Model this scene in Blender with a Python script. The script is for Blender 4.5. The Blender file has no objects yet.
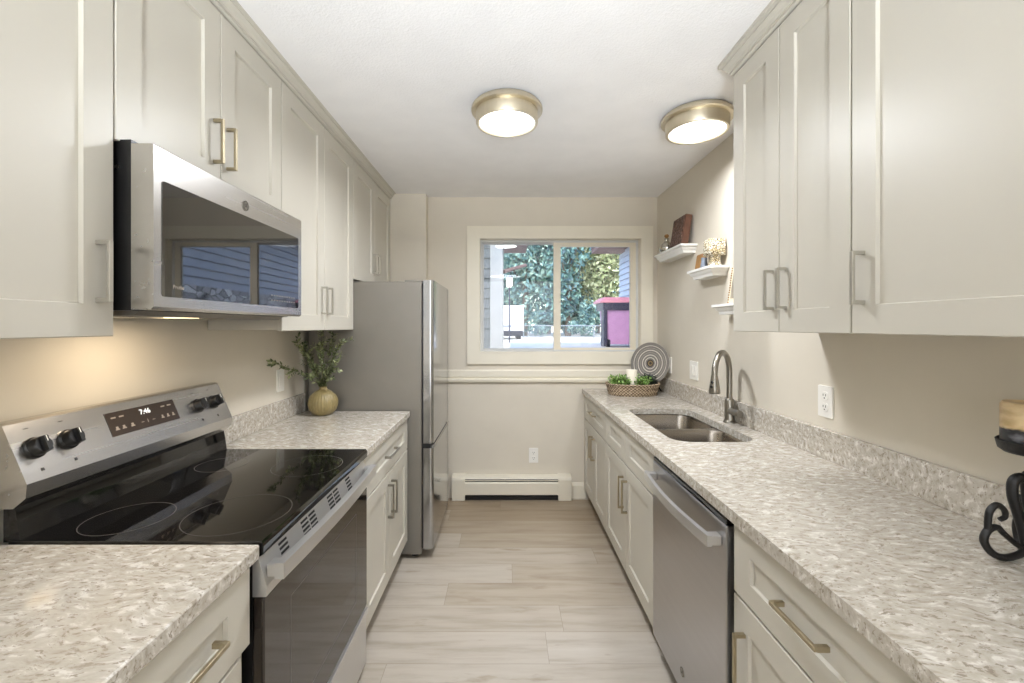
import bpy, bmesh, math, random
from mathutils import Vector, Matrix

random.seed(7)
S = bpy.context.scene
COL = S.collection
PI = math.pi

# ------------------------------------------------------------------ camera, world, lights
H = 1.417
cam_d = bpy.data.cameras.new('camera'); cam = bpy.data.objects.new('camera', cam_d); COL.objects.link(cam)
cam.location = (0, 0, H); cam.rotation_euler = (PI/2, 0, 0)
cam_d.sensor_width = 36; cam_d.lens = 430/1024*36
cam_d.shift_x = 6.5/1024; cam_d.shift_y = -15/1024
cam_d.clip_start = .02; cam_d.clip_end = 300
S.camera = cam

S.view_settings.view_transform = 'Standard'; S.view_settings.look = 'None'
S.view_settings.gamma = 1; S.view_settings.use_curve_mapping = False
S.view_settings.exposure = 0.45
S.cycles.max_bounces = 10; S.cycles.diffuse_bounces = 6; S.cycles.glossy_bounces = 5
S.cycles.transmission_bounces = 8; S.cycles.transparent_max_bounces = 16
S.cycles.sample_clamp_indirect = 4; S.cycles.caustics_reflective = False; S.cycles.caustics_refractive = False

W = bpy.data.worlds.new('sky'); S.world = W; W.use_nodes = True
_n = W.node_tree.nodes; _bg = _n['Background']
_sky = _n.new('ShaderNodeTexSky'); _sky.sky_type = 'NISHITA'; _sky.sun_disc = False
_sky.sun_elevation = math.radians(48); _sky.sun_rotation = math.radians(200)
W.node_tree.links.new(_sky.outputs[0], _bg.inputs[0]); _bg.inputs[1].default_value = .62

def area(name, loc, rot, sx, sy, power, color, shape='RECTANGLE', spread=PI):
    d = bpy.data.lights.new(name, 'AREA'); d.shape = shape; d.size = sx; d.size_y = sy
    d.energy = power; d.color = color; d.spread = spread
    o = bpy.data.objects.new(name, d); COL.objects.link(o); o.location = loc; o.rotation_euler = rot
    return o
def sun(name, rot, power, color):
    d = bpy.data.lights.new(name, 'SUN'); d.energy = power; d.color = color; d.angle = .02
    o = bpy.data.objects.new(name, d); COL.objects.link(o); o.rotation_euler = rot
    return o
sun('sun_light', (math.radians(10), math.radians(40), 0), 3.6, (1, .95, .88))
# unseen fill lights added behind the camera, and the range hood lamp
area('back_fill', (0, -2.1, 1.40), (PI/2, 0, 0), 2.1, 2.0, 26, (.84, .91, 1))  # added soft fill from behind, no glazed door stands there
area('ceiling_fill', (0, -1.6, .9), (PI-math.radians(42), 0, 0), .5, .5, 37, (.86, .93, 1), 'RECTANGLE', 1.3)   # added fill, turned up to brighten the ceiling
area('overhead_fill', (0.0, -1.15, 2.40), (0, 0, 0), .6, .6, 8, (.86, .92, 1), 'DISK')  # added fill from above, no fixture behind the camera
area('hood_lamp', (-1.02, 1.30, 1.440), (0, 0, 0), .07, .14, 1.25, (1, .82, .60))

# ------------------------------------------------------------------ materials
def lin(c):
    return tuple(((v/255)/12.92 if v/255 <= .04045 else ((v/255+.055)/1.055)**2.4) for v in c) + (1,)

class N:
    def __init__(s, name):
        s.m = bpy.data.materials.new(name); s.m.use_nodes = True
        s.t = s.m.node_tree; s.b = s.t.nodes['Principled BSDF']; s.out = s.t.nodes['Material Output']
    def n(s, typ, **kw):
        nd = s.t.nodes.new('ShaderNode'+typ)
        for k, v in kw.items(): setattr(nd, k, v)
        return nd
    def l(s, a, b): s.t.links.new(a, b)
    def math(s, op, a, b=None, c=None):
        nd = s.n('Math', operation=op)
        for i, v in enumerate((a, b, c)):
            if v is None: continue
            if hasattr(v, 'links'): s.l(v, nd.inputs[i])
            else: nd.inputs[i].default_value = v
        return nd.outputs[0]
    def coords(s, scale=(1, 1, 1), rot=(0, 0, 0)):
        tc = s.n('TexCoord'); mp = s.n('Mapping'); s.l(tc.outputs['Object'], mp.inputs[0])
        mp.inputs['Scale'].default_value = scale; mp.inputs['Rotation'].default_value = rot
        return mp.outputs[0]
    def noise(s, vec, scale, detail=3, rough=.5):
        nd = s.n('TexNoise'); nd.inputs['Scale'].default_value = scale; nd.inputs['Detail'].default_value = detail
        nd.inputs['Roughness'].default_value = rough
        if vec is not None: s.l(vec, nd.inputs['Vector'])
        return nd.outputs['Fac']
    def ramp(s, fac, stops, interp='LINEAR'):
        nd = s.n('ValToRGB'); cr = nd.color_ramp; cr.interpolation = interp
        while len(cr.elements) < len(stops): cr.elements.new(.5)
        for e, (p, c) in zip(cr.elements, stops): e.position = p; e.color = c if len(c) == 4 else lin(c)
        s.l(fac, nd.inputs[0]); return nd.outputs[0]
    def mix(s, fac, a, b, mode='MIX'):
        nd = s.n('Mix', data_type='RGBA', blend_type=mode)
        for i, v in ((0, fac), (6, a), (7, b)):
            if hasattr(v, 'links'): s.l(v, nd.inputs[i])
            else: nd.inputs[i].default_value = v
        return nd.outputs[2]
    def bump(s, h, strength=.1, dist=.01):
        nd = s.n('Bump'); nd.inputs['Strength'].default_value = strength; nd.inputs['Distance'].default_value = dist
        s.l(h, nd.inputs['Height']); s.l(nd.outputs[0], s.b.inputs['Normal'])
    def base(s, c):
        if hasattr(c, 'links'): s.l(c, s.b.inputs['Base Color'])
        else: s.b.inputs['Base Color'].default_value = c
    def set(s, **kw):
        for k, v in kw.items(): s.b.inputs[k.replace('_', ' ')].default_value = v

def plain(name, c, rough=.5, metal=0, var=.06, scale=6, bump=0, bscale=80, coat=0, spec=.5):
    m = N(name); v = m.coords()
    f = m.noise(v, scale, 3)
    a = lin(c); d = tuple(x*(1-var) for x in a[:3])+(1,); e = tuple(min(1, x*(1+var)) for x in a[:3])+(1,)
    m.base(m.ramp(f, [(.3, d), (.7, e)]))
    m.set(Roughness=rough, Metallic=metal)
    m.b.inputs['Specular IOR Level'].default_value = spec
    if coat: m.b.inputs['Coat Weight'].default_value = coat; m.b.inputs['Coat Roughness'].default_value = .08
    if bump: m.bump(m.noise(v, bscale, 4, .6), bump, .004)
    return m.m

def brushed(name, c, rough=.25, axis=1, amount=.03):
    """brushed metal: fine streaks along one axis"""
    m = N(name); sc = [60, 60, 60]; sc[axis] = 1.5
    v = m.coords(tuple(sc)); f = m.noise(v, 1, 2)
    a = lin(c); m.base(m.ramp(f, [(.25, tuple(x*(1-amount) for x in a[:3])+(1,)), (.75, tuple(min(1, x*(1+amount)) for x in a[:3])+(1,))]))
    m.set(Metallic=1)
    r = m.n('MapRange'); m.l(f, r.inputs[0]); r.inputs[3].default_value = rough*.96; r.inputs[4].default_value = rough*1.04
    m.l(r.outputs[0], m.b.inputs['Roughness'])
    return m.m

def emission(name, c, strength):
    m = N(name); m.base(lin(c)); m.b.inputs['Emission Color'].default_value = lin(c); m.b.inputs['Emission Strength'].default_value = strength
    return m.m

def quartz():
    m = N('quartz')
    v = m.coords((1, 1, 1))
    warp = m.n('TexNoise'); warp.inputs['Scale'].default_value = 7; warp.inputs['Detail'].default_value = 3; m.l(v, warp.inputs['Vector'])
    ad = m.n('VectorMath', operation='MULTIPLY_ADD'); m.l(warp.outputs['Color'], ad.inputs[0]); ad.inputs[1].default_value = (.09,)*3; m.l(v, ad.inputs[2])
    mp = m.n('Mapping'); mp.inputs['Rotation'].default_value = (.3, .25, .45); mp.inputs['Scale'].default_value = (37, 82, 66); m.l(ad.outputs[0], mp.inputs[0])
    v2 = mp.outputs[0]
    blot = m.noise(v2, .8, 4, .6)
    base = m.ramp(blot, [(.26, (148, 139, 124)), (.40, (180, 172, 159)), (.55, (192, 185, 174)), (.64, (218, 214, 206))])
    fleck = m.noise(v2, 1.5, 4, .65)
    mask = m.ramp(fleck, [(.56, (0, 0, 0)), (.63, (235, 235, 235))])
    base = m.mix(mask, base, lin((136, 125, 110)))
    vor = m.n('TexVoronoi', feature='DISTANCE_TO_EDGE'); vor.inputs['Scale'].default_value = .42; m.l(v2, vor.inputs['Vector'])
    ln = m.ramp(vor.outputs['Distance'], [(.0, (255, 255, 255)), (.05, (0, 0, 0))])
    brk = m.ramp(m.noise(v2, .35, 3, .6), [(.60, (0, 0, 0)), (.70, (170, 170, 170))])
    both = m.mix(1.0, ln, brk, 'MULTIPLY')
    base = m.mix(both, base, lin((120, 106, 92)))
    m.base(base); m.set(Roughness=.16)
    return m.m

def floor_mat():
    m = N('oak_plank')
    at = m.n('Attribute', attribute_name='tone'); uv = m.n('UVMap', uv_map='plank')
    sep = m.n('SeparateXYZ'); m.l(uv.outputs[0], sep.inputs[0])
    off = m.math('MULTIPLY', at.outputs['Fac'], 37.0)
    cx = m.n('CombineXYZ'); m.l(m.math('MULTIPLY', sep.outputs[0], 1.0), cx.inputs[0]); m.l(sep.outputs[1], cx.inputs[1]); m.l(off, cx.inputs[2])
    mp = m.n('Mapping'); mp.inputs['Scale'].default_value = (1.6, 15, 1); m.l(cx.outputs[0], mp.inputs[0])
    g1 = m.noise(mp.outputs[0], 1.3, 6, .62)
    mp2 = m.n('Mapping'); mp2.inputs['Scale'].default_value = (3.5, 14, 1); m.l(cx.outputs[0], mp2.inputs[0])
    kn = m.noise(mp2.outputs[0], 1.0, 4, .6)
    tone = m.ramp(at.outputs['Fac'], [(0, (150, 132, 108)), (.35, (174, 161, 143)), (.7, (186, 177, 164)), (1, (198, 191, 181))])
    grain = m.ramp(g1, [(.25, (196, 186, 172)), (.5, (240, 237, 233)), (.75, (255, 255, 255))])
    c = m.mix(.75, tone, grain, 'MULTIPLY')
    c = m.mix(m.ramp(kn, [(.62, (0, 0, 0)), (.78, (255, 255, 255))]), c, lin((150, 134, 114)))
    # seams
    e1 = m.math('LESS_THAN', sep.outputs[1], .0022)
    e2 = m.math('LESS_THAN', sep.outputs[0], .0022)
    seam = m.math('MULTIPLY', m.math('MAXIMUM', e1, e2), .55)
    c = m.mix(seam, c, lin((120, 105, 88)))
    m.base(c); m.set(Roughness=.38); m.bump(g1, .05, .004)
    return m.m

def glass_mat(name, tint=(1, 1, 1, 1), refl=1.45):
    m = N(name); tr = m.n('BsdfTransparent'); tr.inputs[0].default_value = tint
    gl = m.n('BsdfGlossy'); gl.inputs['Roughness'].default_value = .0
    fr = m.n('Fresnel'); fr.inputs[0].default_value = refl
    mx = m.n('MixShader'); m.l(fr.outputs[0], mx.inputs[0]); m.l(tr.outputs[0], mx.inputs[1]); m.l(gl.outputs[0], mx.inputs[2])
    m.l(mx.outputs[0], m.out.inputs['Surface'])
    return m.m

def leaf_mat(name, cols, scale=3, rough=.5, trans=.0):
    m = N(name); v = m.coords(); f = m.noise(v, scale, 2)
    g = m.n('NewGeometry')
    mixf = m.math('ADD', m.math('MULTIPLY', f, .45), m.math('MULTIPLY', g.outputs['Random Per Island'], .55))
    st = [(.2+.6*i/(len(cols)-1), c) for i, c in enumerate(cols)]
    m.base(m.ramp(mixf, st)); m.set(Roughness=rough)
    return m.m

def wave_mat(name, c1, c2, scale, axis='Z', rough=.6):
    m = N(name); w = m.n('TexWave', wave_type='BANDS', bands_direction=axis); w.inputs['Scale'].default_value = scale
    m.l(m.coords(), w.inputs['Vector']); m.base(m.ramp(w.outputs['Fac'], [(.2, c1), (.8, c2)])); m.set(Roughness=rough)
    m.bump(w.outputs['Fac'], .4, .004)
    return m.m

def stone_mat():
    m = N('stone_veneer'); v = m.coords((1, .55, 1))
    vo = m.n('TexVoronoi'); vo.inputs['Scale'].default_value = 9; m.l(v, vo.inputs['Vector'])
    ve = m.n('TexVoronoi', feature='DISTANCE_TO_EDGE'); ve.inputs['Scale'].default_value = 9; m.l(v, ve.inputs['Vector'])
    sx = m.n('SeparateColor'); m.l(vo.outputs['Color'], sx.inputs[0])
    c = m.ramp(sx.outputs[0], [(0, (150, 150, 152)), (.5, (190, 190, 192)), (1, (226, 226, 226))])
    e = m.ramp(ve.outputs['Distance'], [(0, (70, 72, 78)), (.08, (255, 255, 255))])
    m.base(m.mix(1, c, e, 'MULTIPLY')); m.set(Roughness=.85); m.bump(ve.outputs['Distance'], .5, .03)
    return m.m

def mosaic_mat():
    m = N('mosaic'); vo = m.n('TexVoronoi', feature='DISTANCE_TO_EDGE'); vo.inputs['Scale'].default_value = 75; m.l(m.coords(), vo.inputs['Vector'])
    vc = m.n('TexVoronoi'); vc.inputs['Scale'].default_value = 75; m.l(m.coords(), vc.inputs['Vector'])
    sx = m.n('SeparateColor'); m.l(vc.outputs['Color'], sx.inputs[0])
    c = m.ramp(sx.outputs[0], [(0, (206, 186, 140)), (.5, (238, 226, 196)), (1, (250, 246, 234))])
    e = m.ramp(vo.outputs['Distance'], [(.04, (96, 78, 52)), (.14, (255, 255, 255))])
    m.base(m.mix(1, c, e, 'MULTIPLY')); m.set(Roughness=.25)
    return m.m

def carved_mat():
    m = N('carved_wood'); v = m.coords()
    vo = m.n('TexVoronoi', feature='F1'); vo.inputs['Scale'].default_value = 60; m.l(v, vo.inputs['Vector'])
    m.base(m.ramp(vo.outputs['Distance'], [(.1, (128, 98, 82)), (.6, (72, 46, 36))])); m.set(Roughness=.6); m.bump(vo.outputs['Distance'], .8, .01)
    return m.m

def candle_mat():
    m = N('layered_wax'); tc = m.n('TexCoord'); sp = m.n('SeparateXYZ'); m.l(tc.outputs['Object'], sp.inputs[0])
    f = m.noise(m.coords((1, 1, 2.2)), 22, 3)
    h = m.math('ADD', sp.outputs[2], m.math('MULTIPLY', m.math('SUBTRACT', f, .5), .02))
    r = m.n('MapRange'); m.l(h, r.inputs[0]); r.inputs[1].default_value = 0; r.inputs[2].default_value = .08
    tan = m.ramp(f, [(.35, (196, 168, 122)), (.62, (226, 204, 164))])
    drk = m.ramp(f, [(.48, (34, 34, 38)), (.7, (120, 120, 126))])
    k = m.ramp(r.outputs[0], [(.50, (0, 0, 0)), (.56, (255, 255, 255))])
    m.base(m.mix(k, drk, tan)); m.set(Roughness=.35); m.b.inputs['Subsurface Weight'].default_value = .1
    return m.m

def wicker_mat():
    """basket weave: alternating light and dark strands by angle and row about the object's own axis"""
    m = N('wicker'); tc = m.n('TexCoord'); sp = m.n('SeparateXYZ'); m.l(tc.outputs['Object'], sp.inputs[0])
    an = m.math('ARCTAN2', m.math('MULTIPLY', sp.outputs[1], 1.4), sp.outputs[0])
    row = m.math('FLOOR', m.math('MULTIPLY', sp.outputs[2], 95.0))
    w = m.math('SINE', m.math('ADD', m.math('MULTIPLY', an, 44.0), m.math('MULTIPLY', row, PI)))
    e = m.math('SINE', m.math('MULTIPLY', sp.outputs[2], 95.0*2*PI))
    f = m.math('ADD', m.math('MULTIPLY', w, .33), m.math('ADD', m.math('MULTIPLY', e, .12), m.math('MULTIPLY', m.noise(m.coords(), 60, 2), 1.0)))
    m.base(m.ramp(f, [(.15, (84, 66, 48)), (.5, (150, 128, 102)), (.85, (204, 186, 160))])); m.set(Roughness=.7)
    m.bump(f, .5, .004)
    return m.m

def ring_mat():
    """grey plate with pale rings, drawn about the object's own axis"""
    m = N('ringed_plate'); tc = m.n('TexCoord'); ln = m.n('VectorMath', operation='LENGTH'); m.l(tc.outputs['Object'], ln.inputs[0])
    r = m.n('MapRange'); m.l(ln.outputs['Value'], r.inputs[0]); r.inputs[2].default_value = .17
    g, w, d = (128, 122, 116), (222, 214, 200), (58, 50, 42)
    st = [(0, d), (.07, (140, 118, 80)), (.12, d), (.17, g), (.24, w), (.27, g), (.36, w), (.40, g), (.48, (172, 164, 154)), (.50, g), (.58, w), (.62, g), (.69, (172, 164, 154)), (.71, g), (.79, w), (.82, g), (.95, (170, 163, 152))]
    c = m.ramp(r.outputs[0], st, 'CONSTANT')
    at = m.noise(m.coords((1, 1, 1)), 90, 3)
    m.base(m.mix(m.ramp(at, [(.4, (0, 0, 0)), (.75, (130, 130, 130))]), c, lin((90, 84, 78)))); m.set(Roughness=.6)
    m.bump(at, .3, .003)
    return m.m

M = dict(
    wall=plain('wall_paint', (215, 207, 192), .75, var=.015, bump=.05, bscale=160),
    ceil=plain('ceiling_paint', (242, 240, 239), .9, var=.02, bump=.6, bscale=110),
    trim=plain('trim_paint', (231, 224, 207), .4, var=.02),
    cab=plain('cabinet_paint', (198, 193, 181), .38, var=.015, scale=2),
    cabin=plain('cabinet_inside', (196, 180, 150), .6),
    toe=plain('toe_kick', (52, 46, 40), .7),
    quartz=quartz(), floor=floor_mat(),
    nickel=brushed('brushed_nickel', (152, 147, 138), .28, 2),
    pull=plain('satin_nickel', (186, 182, 172), .32, .8, .02),
    satin=plain('satin_steel', (206, 204, 201), .32, .75, .02),
    bronze=brushed('champagne_bronze', (180, 168, 142), .36, 1, .02),
    steel_h=brushed('stainless', (208, 205, 201), .27, 1, .02),
    steel_dw=brushed('dishwasher_steel', (186, 185, 187), .30, 1, .03),
    steel_v=brushed('stainless_polished', (198, 196, 192), .20, 2),
    sinksteel=brushed('sink_steel', (158, 150, 140), .24, 2, .04),
    frsteel=brushed('refrigerator_door_steel', (176, 176, 176), .16, 1, .02),
    frside=plain('refrigerator_side', (134, 129, 121), .42, .5, .03, bump=.08, bscale=500),
    black=plain('black_plastic', (22, 21, 21), .35), 
    blackglass=plain('black_glass', (12, 11, 11), .04, var=.02, spec=.7),
    ovenglass=plain('oven_glass', (38, 32, 28), .05, var=.05, spec=.8),
    mwglass=plain('microwave_glass', (14, 13, 13), .02, var=.02, spec=1.0),
    dispglass=plain('display_glass', (52, 44, 40), .18),
    glyph=emission('display_glyph', (235, 240, 240), .85),
    mark=plain('printed_mark', (150, 140, 128), .5),
    ringm=plain('burner_line', (92, 86, 80), .3),
    darkmark=plain('dark_mark', (50, 46, 42), .5),
    white=plain('white_plastic', (238, 235, 228), .35, var=.01),
    shelfw=plain('white_paint', (240, 238, 233), .35, var=.01),
    slot=plain('slot_dark', (26, 24, 22), .7),
    diff=emission('lamp_diffuser', (255, 252, 246), 1.5),
    lens=emission('hood_lens', (255, 226, 180), 2.0),
    lampm=brushed('lamp_nickel', (216, 206, 184), .38, 2, .03),
    heater=plain('heater_enamel', (226, 219, 202), .4, var=.02),
    vase=plain('vase_glaze', (140, 125, 84), .3, var=.12, scale=30),
    leaf=leaf_mat('olive_leaf', [(62, 72, 44), (104, 114, 72), (160, 166, 122)], 30),
    stem=plain('stem', (84, 80, 50), .6),
    fern=leaf_mat('fern_leaf', [(78, 124, 48), (134, 176, 84), (196, 220, 140)], 40),
    darkfern=leaf_mat('dark_leaf', [(34, 42, 38), (52, 66, 56), (74, 88, 78)], 40),
    wicker=wicker_mat(),
    wax=plain('white_wax', (240, 232, 214), .45, var=.02),
    ring=ring_mat(), iron=plain('wrought_iron', (24, 22, 21), .45, .3, .2, bump=.3, bscale=90),
    wax2=candle_mat(), carved=carved_mat(), wood=plain('box_wood', (96, 62, 44), .5, var=.25, scale=20),
    mosaic=mosaic_mat(), amber=plain('amber_wood', (150, 110, 60), .4, var=.2, scale=20),
    silver=plain('mercury_glass', (196, 192, 180), .14, .9, .25, 60),
    bluegl=plain('smoky_glass', (150, 160, 176), .12, .4, .2, 50),
    cream=plain('cream_frame', (232, 222, 196), .5, var=.05), 
    photo=plain('frame_print', (150, 140, 124), .4, var=.3, scale=14),
    glass=glass_mat('window_glass'),
    vinyl=plain('window_vinyl', (226, 217, 198), .4, var=.02),
    vinyl2=plain('window_track', (206, 206, 204), .4, var=.02),
    # outside
    ground=plain('pale_gravel', (206, 200, 190), .95, var=.12, scale=3),
    lawn=plain('thin_grass', (150, 168, 120), .95, var=.25, scale=4),
    siding=plain('grey_blue_siding', (172, 178, 190), .6, var=.04),
    shingle=plain('grey_shingle', (98, 101, 98), .8, var=.15, scale=14),
    post=plain('cream_board', (150, 150, 145), .6), stone=stone_mat(),
    soffit=plain('brown_soffit', (110, 84, 76), .7), roof=plain('asphalt_roof', (86, 78, 78), .9, var=.2, scale=20),
    bin=plain('purple_bin', (190, 140, 176), .45), binlid=plain('dark_bin_lid', (40, 38, 60), .4),
    lidpink=plain('pink_lid', (214, 140, 150), .45),
    bark=plain('bark', (98, 84, 70), .9, var=.3, scale=10),
    tree1=leaf_mat('tree_blue_green', [(56, 90, 92), (106, 142, 134), (176, 200, 176)], 1.2),
    tree2=leaf_mat('tree_olive', [(92, 104, 66), (150, 158, 108), (206, 204, 164)], 1.2),
    tree3=leaf_mat('tree_dark', [(46, 76, 84), (84, 120, 118), (140, 176, 154)], 1.2),
    pane_reflection=plain('reflection_white', (240, 240, 238), .3), tyre=plain('rubber', (30, 30, 40), .8), 
    fence=plain('galvanised', (150, 156, 160), .5, .6), lantern=emission('lantern_glow', (255, 244, 220), 1.6),
)

M['mwglass'].node_tree.nodes['Principled BSDF'].inputs['IOR'].default_value = 1.85

# ------------------------------------------------------------------ mesh builder
ROOT = {}
class B:
    def __init__(s): s.bm = bmesh.new()
    def face(s, pts):
        return s.bm.faces.new([s.bm.verts.new(p) for p in pts])
    def box(s, x0, x1, y0, y1, z0, z1, bev=0, seg=1):
        x0, x1 = sorted((x0, x1)); y0, y1 = sorted((y0, y1)); z0, z1 = sorted((z0, z1))
        v = [s.bm.verts.new(p) for p in ((x0,y0,z0),(x1,y0,z0),(x1,y1,z0),(x0,y1,z0),(x0,y0,z1),(x1,y0,z1),(x1,y1,z1),(x0,y1,z1))]
        fs = [s.bm.faces.new([v[i] for i in q]) for q in ((3,2,1,0),(4,5,6,7),(0,1,5,4),(1,2,6,5),(2,3,7,6),(3,0,4,7))]
        if bev:
            es = list({e for f in fs for e in f.edges})
            bmesh.ops.bevel(s.bm, geom=es, offset=bev, segments=seg, profile=.5, affect='EDGES')
        return s
    def prism(s, pts, axis, a, b):
        """polygon in the two other axes (in x,y,z order) extruded along axis from a to b"""
        def P(p, t):
            q = list(p); q.insert(axis, t); return q
        va = [s.bm.verts.new(P(p, a)) for p in pts]; vb = [s.bm.verts.new(P(p, b)) for p in pts]
        n = len(pts)
        s.bm.faces.new(va[::-1]); s.bm.faces.new(vb)
        for i in range(n): s.bm.faces.new((va[i], va[(i+1) % n], vb[(i+1) % n], vb[i]))
        return s
    def loops(s, rings, cap0=True, cap1=True):
        vs = [[s.bm.verts.new(p) for p in r] for r in rings]; n = len(vs[0])
        for a, b in zip(vs, vs[1:]):
            for i in range(n): s.bm.faces.new((a[i], a[(i+1) % n], b[(i+1) % n], b[i]))
        if cap0: s.bm.faces.new(vs[0][::-1])
        if cap1: s.bm.faces.new(vs[-1])
        return s
    def cyl(s, p0, p1, r0, r1=None, seg=24):
        r1 = r0 if r1 is None else r1
        p0, p1 = Vector(p0), Vector(p1); d = (p1-p0).normalized()
        u = d.orthogonal().normalized(); w = d.cross(u)
        ring = lambda p, r: [p+u*r*math.cos(2*PI*i/seg)+w*r*math.sin(2*PI*i/seg) for i in range(seg)]
        return s.loops([ring(p0, r0), ring(p1, r1)])
    def tube(s, pts, r, seg=10, sq=None):
        pts = [Vector(p) for p in pts]; n = len(pts)
        R = r if isinstance(r, (list, tuple)) else [r]*n
        rings = []; u = None
        for i, p in enumerate(pts):
            d = (pts[min(i+1, n-1)]-pts[max(i-1, 0)]).normalized()
            if u is None: u = d.orthogonal().normalized()
            u = (u-d*u.dot(d)).normalized(); w = d.cross(u)
            rings.append([p+(u*math.cos(2*PI*k/seg)+w*math.sin(2*PI*k/seg))*R[i] for k in range(seg)])
        return s.loops(rings)
    def lathe(s, prof, c, seg=40, mod=None, axis=None):
        """profile of (radius, height) about the vertical axis through c; axis = 3x3 matrix to turn it"""
        c = Vector(c); rings = []
        for r, h in prof:
            ring = []
            for i in range(seg):
                t = 2*PI*i/seg; rr = r*(mod(t, h) if mod else 1)
                p = Vector((rr*math.cos(t), rr*math.sin(t), h))
                if axis: p = axis @ p
                ring.append(c+p)
            rings.append(ring)
        return s.loops(rings)
    def build(s, name, mat, parent=None, smooth=None, fix=True):
        if fix: bmesh.ops.recalc_face_normals(s.bm, faces=s.bm.faces[:])
        off = Vector((0, 0, 0))
        if parent is not None:
            off = ROOT[parent.name]
            bmesh.ops.translate(s.bm, verts=s.bm.verts[:], vec=-off)
        me = bpy.data.meshes.new(name); s.bm.to_mesh(me); s.bm.free()
        for m in (mat if isinstance(mat, (list, tuple)) else [mat]): me.materials.append(m)
        if smooth is not None:
            me.polygons.foreach_set('use_smooth', [True]*len(me.polygons))
            if smooth < 180: me.set_sharp_from_angle(angle=math.radians(smooth))
        o = bpy.data.objects.new(name, me); COL.objects.link(o)
        if parent is not None: o.parent = parent
        ROOT[o.name] = off
        return o
    def at(s, name, mat, loc, **kw):
        """one-mesh thing with its origin at loc"""
        bmesh.ops.translate(s.bm, verts=s.bm.verts[:], vec=-Vector(loc))
        o = s.build(name, mat, **kw); o.location = loc; ROOT[o.name] = Vector(loc); return o

def tag(o, label, cat, group=None, kind=None):
    o['label'] = label; o['category'] = cat
    if group: o['group'] = group
    if kind: o['kind'] = kind
    return o
def thing(name, loc, label, cat, group=None):
    o = bpy.data.objects.new(name, None); COL.objects.link(o); o.location = loc; o.empty_display_size = .05
    ROOT[o.name] = Vector(loc)
    return tag(o, label, cat, group)
def struct(b, name, mat, label=None, cat=None, smooth=None):
    o = b.build(name, mat, smooth=smooth); o['kind'] = 'structure'
    if label: o['label'] = label
    if cat: o['category'] = cat
    return o

def text(name, s, size, origin, ex, ey, mat, parent, extrude=.0004, align='CENTER', bold=0):
    cu = bpy.data.curves.new(name, 'FONT'); cu.body = s; cu.size = size; cu.align_x = align; cu.align_y = 'CENTER'; cu.extrude = extrude; cu.offset = bold
    t = bpy.data.objects.new(name, cu); COL.objects.link(t)
    dg = bpy.context.evaluated_depsgraph_get()
    me = bpy.data.meshes.new_from_object(t.evaluated_get(dg)); me.name = name
    bpy.data.objects.remove(t); bpy.data.curves.remove(cu)
    ex, ey = Vector(ex).normalized(), Vector(ey).normalized(); ez = ex.cross(ey)
    mt = Matrix((ex, ey, ez)).transposed().to_4x4(); off = ROOT[parent.name]
    mt.translation = Vector(origin)-off
    me.transform(mt); me.materials.clear(); me.materials.append(mat)
    o = bpy.data.objects.new(name, me); COL.objects.link(o); o.parent = parent; ROOT[o.name] = off
    return o

def rrect(x0, x1, y0, y1, r, n=6):
    pts = []
    for cx, cy, a in ((x1-r, y1-r, 0), (x0+r, y1-r, PI/2), (x0+r, y0+r, PI), (x1-r, y0+r, 1.5*PI)):
        for i in range(n+1):
            t = a+PI/2*i/n; pts.append((cx+r*math.cos(t), cy+r*math.sin(t)))
    return pts

def holed(b, rect, hole, z):
    """flat sheet at z filling the rectangle round a hole (both convex about the hole's middle)"""
    x0, y0, x1, y1 = rect; cx = sum(p[0] for p in hole)/len(hole); cy = sum(p[1] for p in hole)/len(hole)
    pairs = []
    def out(a):
        c, n = math.cos(a), math.sin(a); t = 1e9
        if c > 1e-9: t = min(t, (x1-cx)/c)
        if c < -1e-9: t = min(t, (x0-cx)/c)
        if n > 1e-9: t = min(t, (y1-cy)/n)
        if n < -1e-9: t = min(t, (y0-cy)/n)
        return (cx+c*t, cy+n*t)
    def inn(a):
        c, n = math.cos(a), math.sin(a)
        for (ax, ay), (bx, by) in zip(hole, hole[1:]+hole[:1]):
            ax, ay, bx, by = ax-cx, ay-cy, bx-cx, by-cy; ex, ey = bx-ax, by-ay; den = c*ey-n*ex
            if abs(den) < 1e-12: continue
            t = (ax*ey-ay*ex)/den; u = (ax*n-ay*c)/den
            if t > 0 and -1e-9 <= u <= 1+1e-9: return (cx+c*t, cy+n*t)
    for hx, hy in hole:
        a = math.atan2(hy-cy, hx-cx); pairs.append((a, (hx, hy), out(a)))
    for px_, py_ in ((x0, y0), (x1, y0), (x1, y1), (x0, y1)):
        a = math.atan2(py_-cy, px_-cx); pairs.append((a, inn(a), (px_, py_)))
    pairs.sort(key=lambda q: q[0]); n = len(pairs)
    vi = [b.bm.verts.new((*q[1], z)) for q in pairs]; vo = [b.bm.verts.new((*q[2], z)) for q in pairs]
    return [b.bm.faces.new((vi[i], vo[i], vo[(i+1) % n], vi[(i+1) % n])) for i in range(n)]

def smoothpath(pts, n=8):
    """Catmull-Rom through the points"""
    pts = [Vector(p) for p in pts]; out = []
    for i in range(len(pts)-1):
        p0, p1, p2, p3 = pts[max(i-1, 0)], pts[i], pts[i+1], pts[min(i+2, len(pts)-1)]
        for k in range(n):
            t = k/n
            out.append(.5*((2*p1)+(p2-p0)*t+(2*p0-5*p1+4*p2-p3)*t*t+(3*p1-p0-3*p2+p3)*t**3))
    out.append(pts[-1]); return out

# ------------------------------------------------------------------ room shell
XL, XR, YF, YB, ZC = -1.235, 1.255, 3.554, -2.3, 2.485

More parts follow.
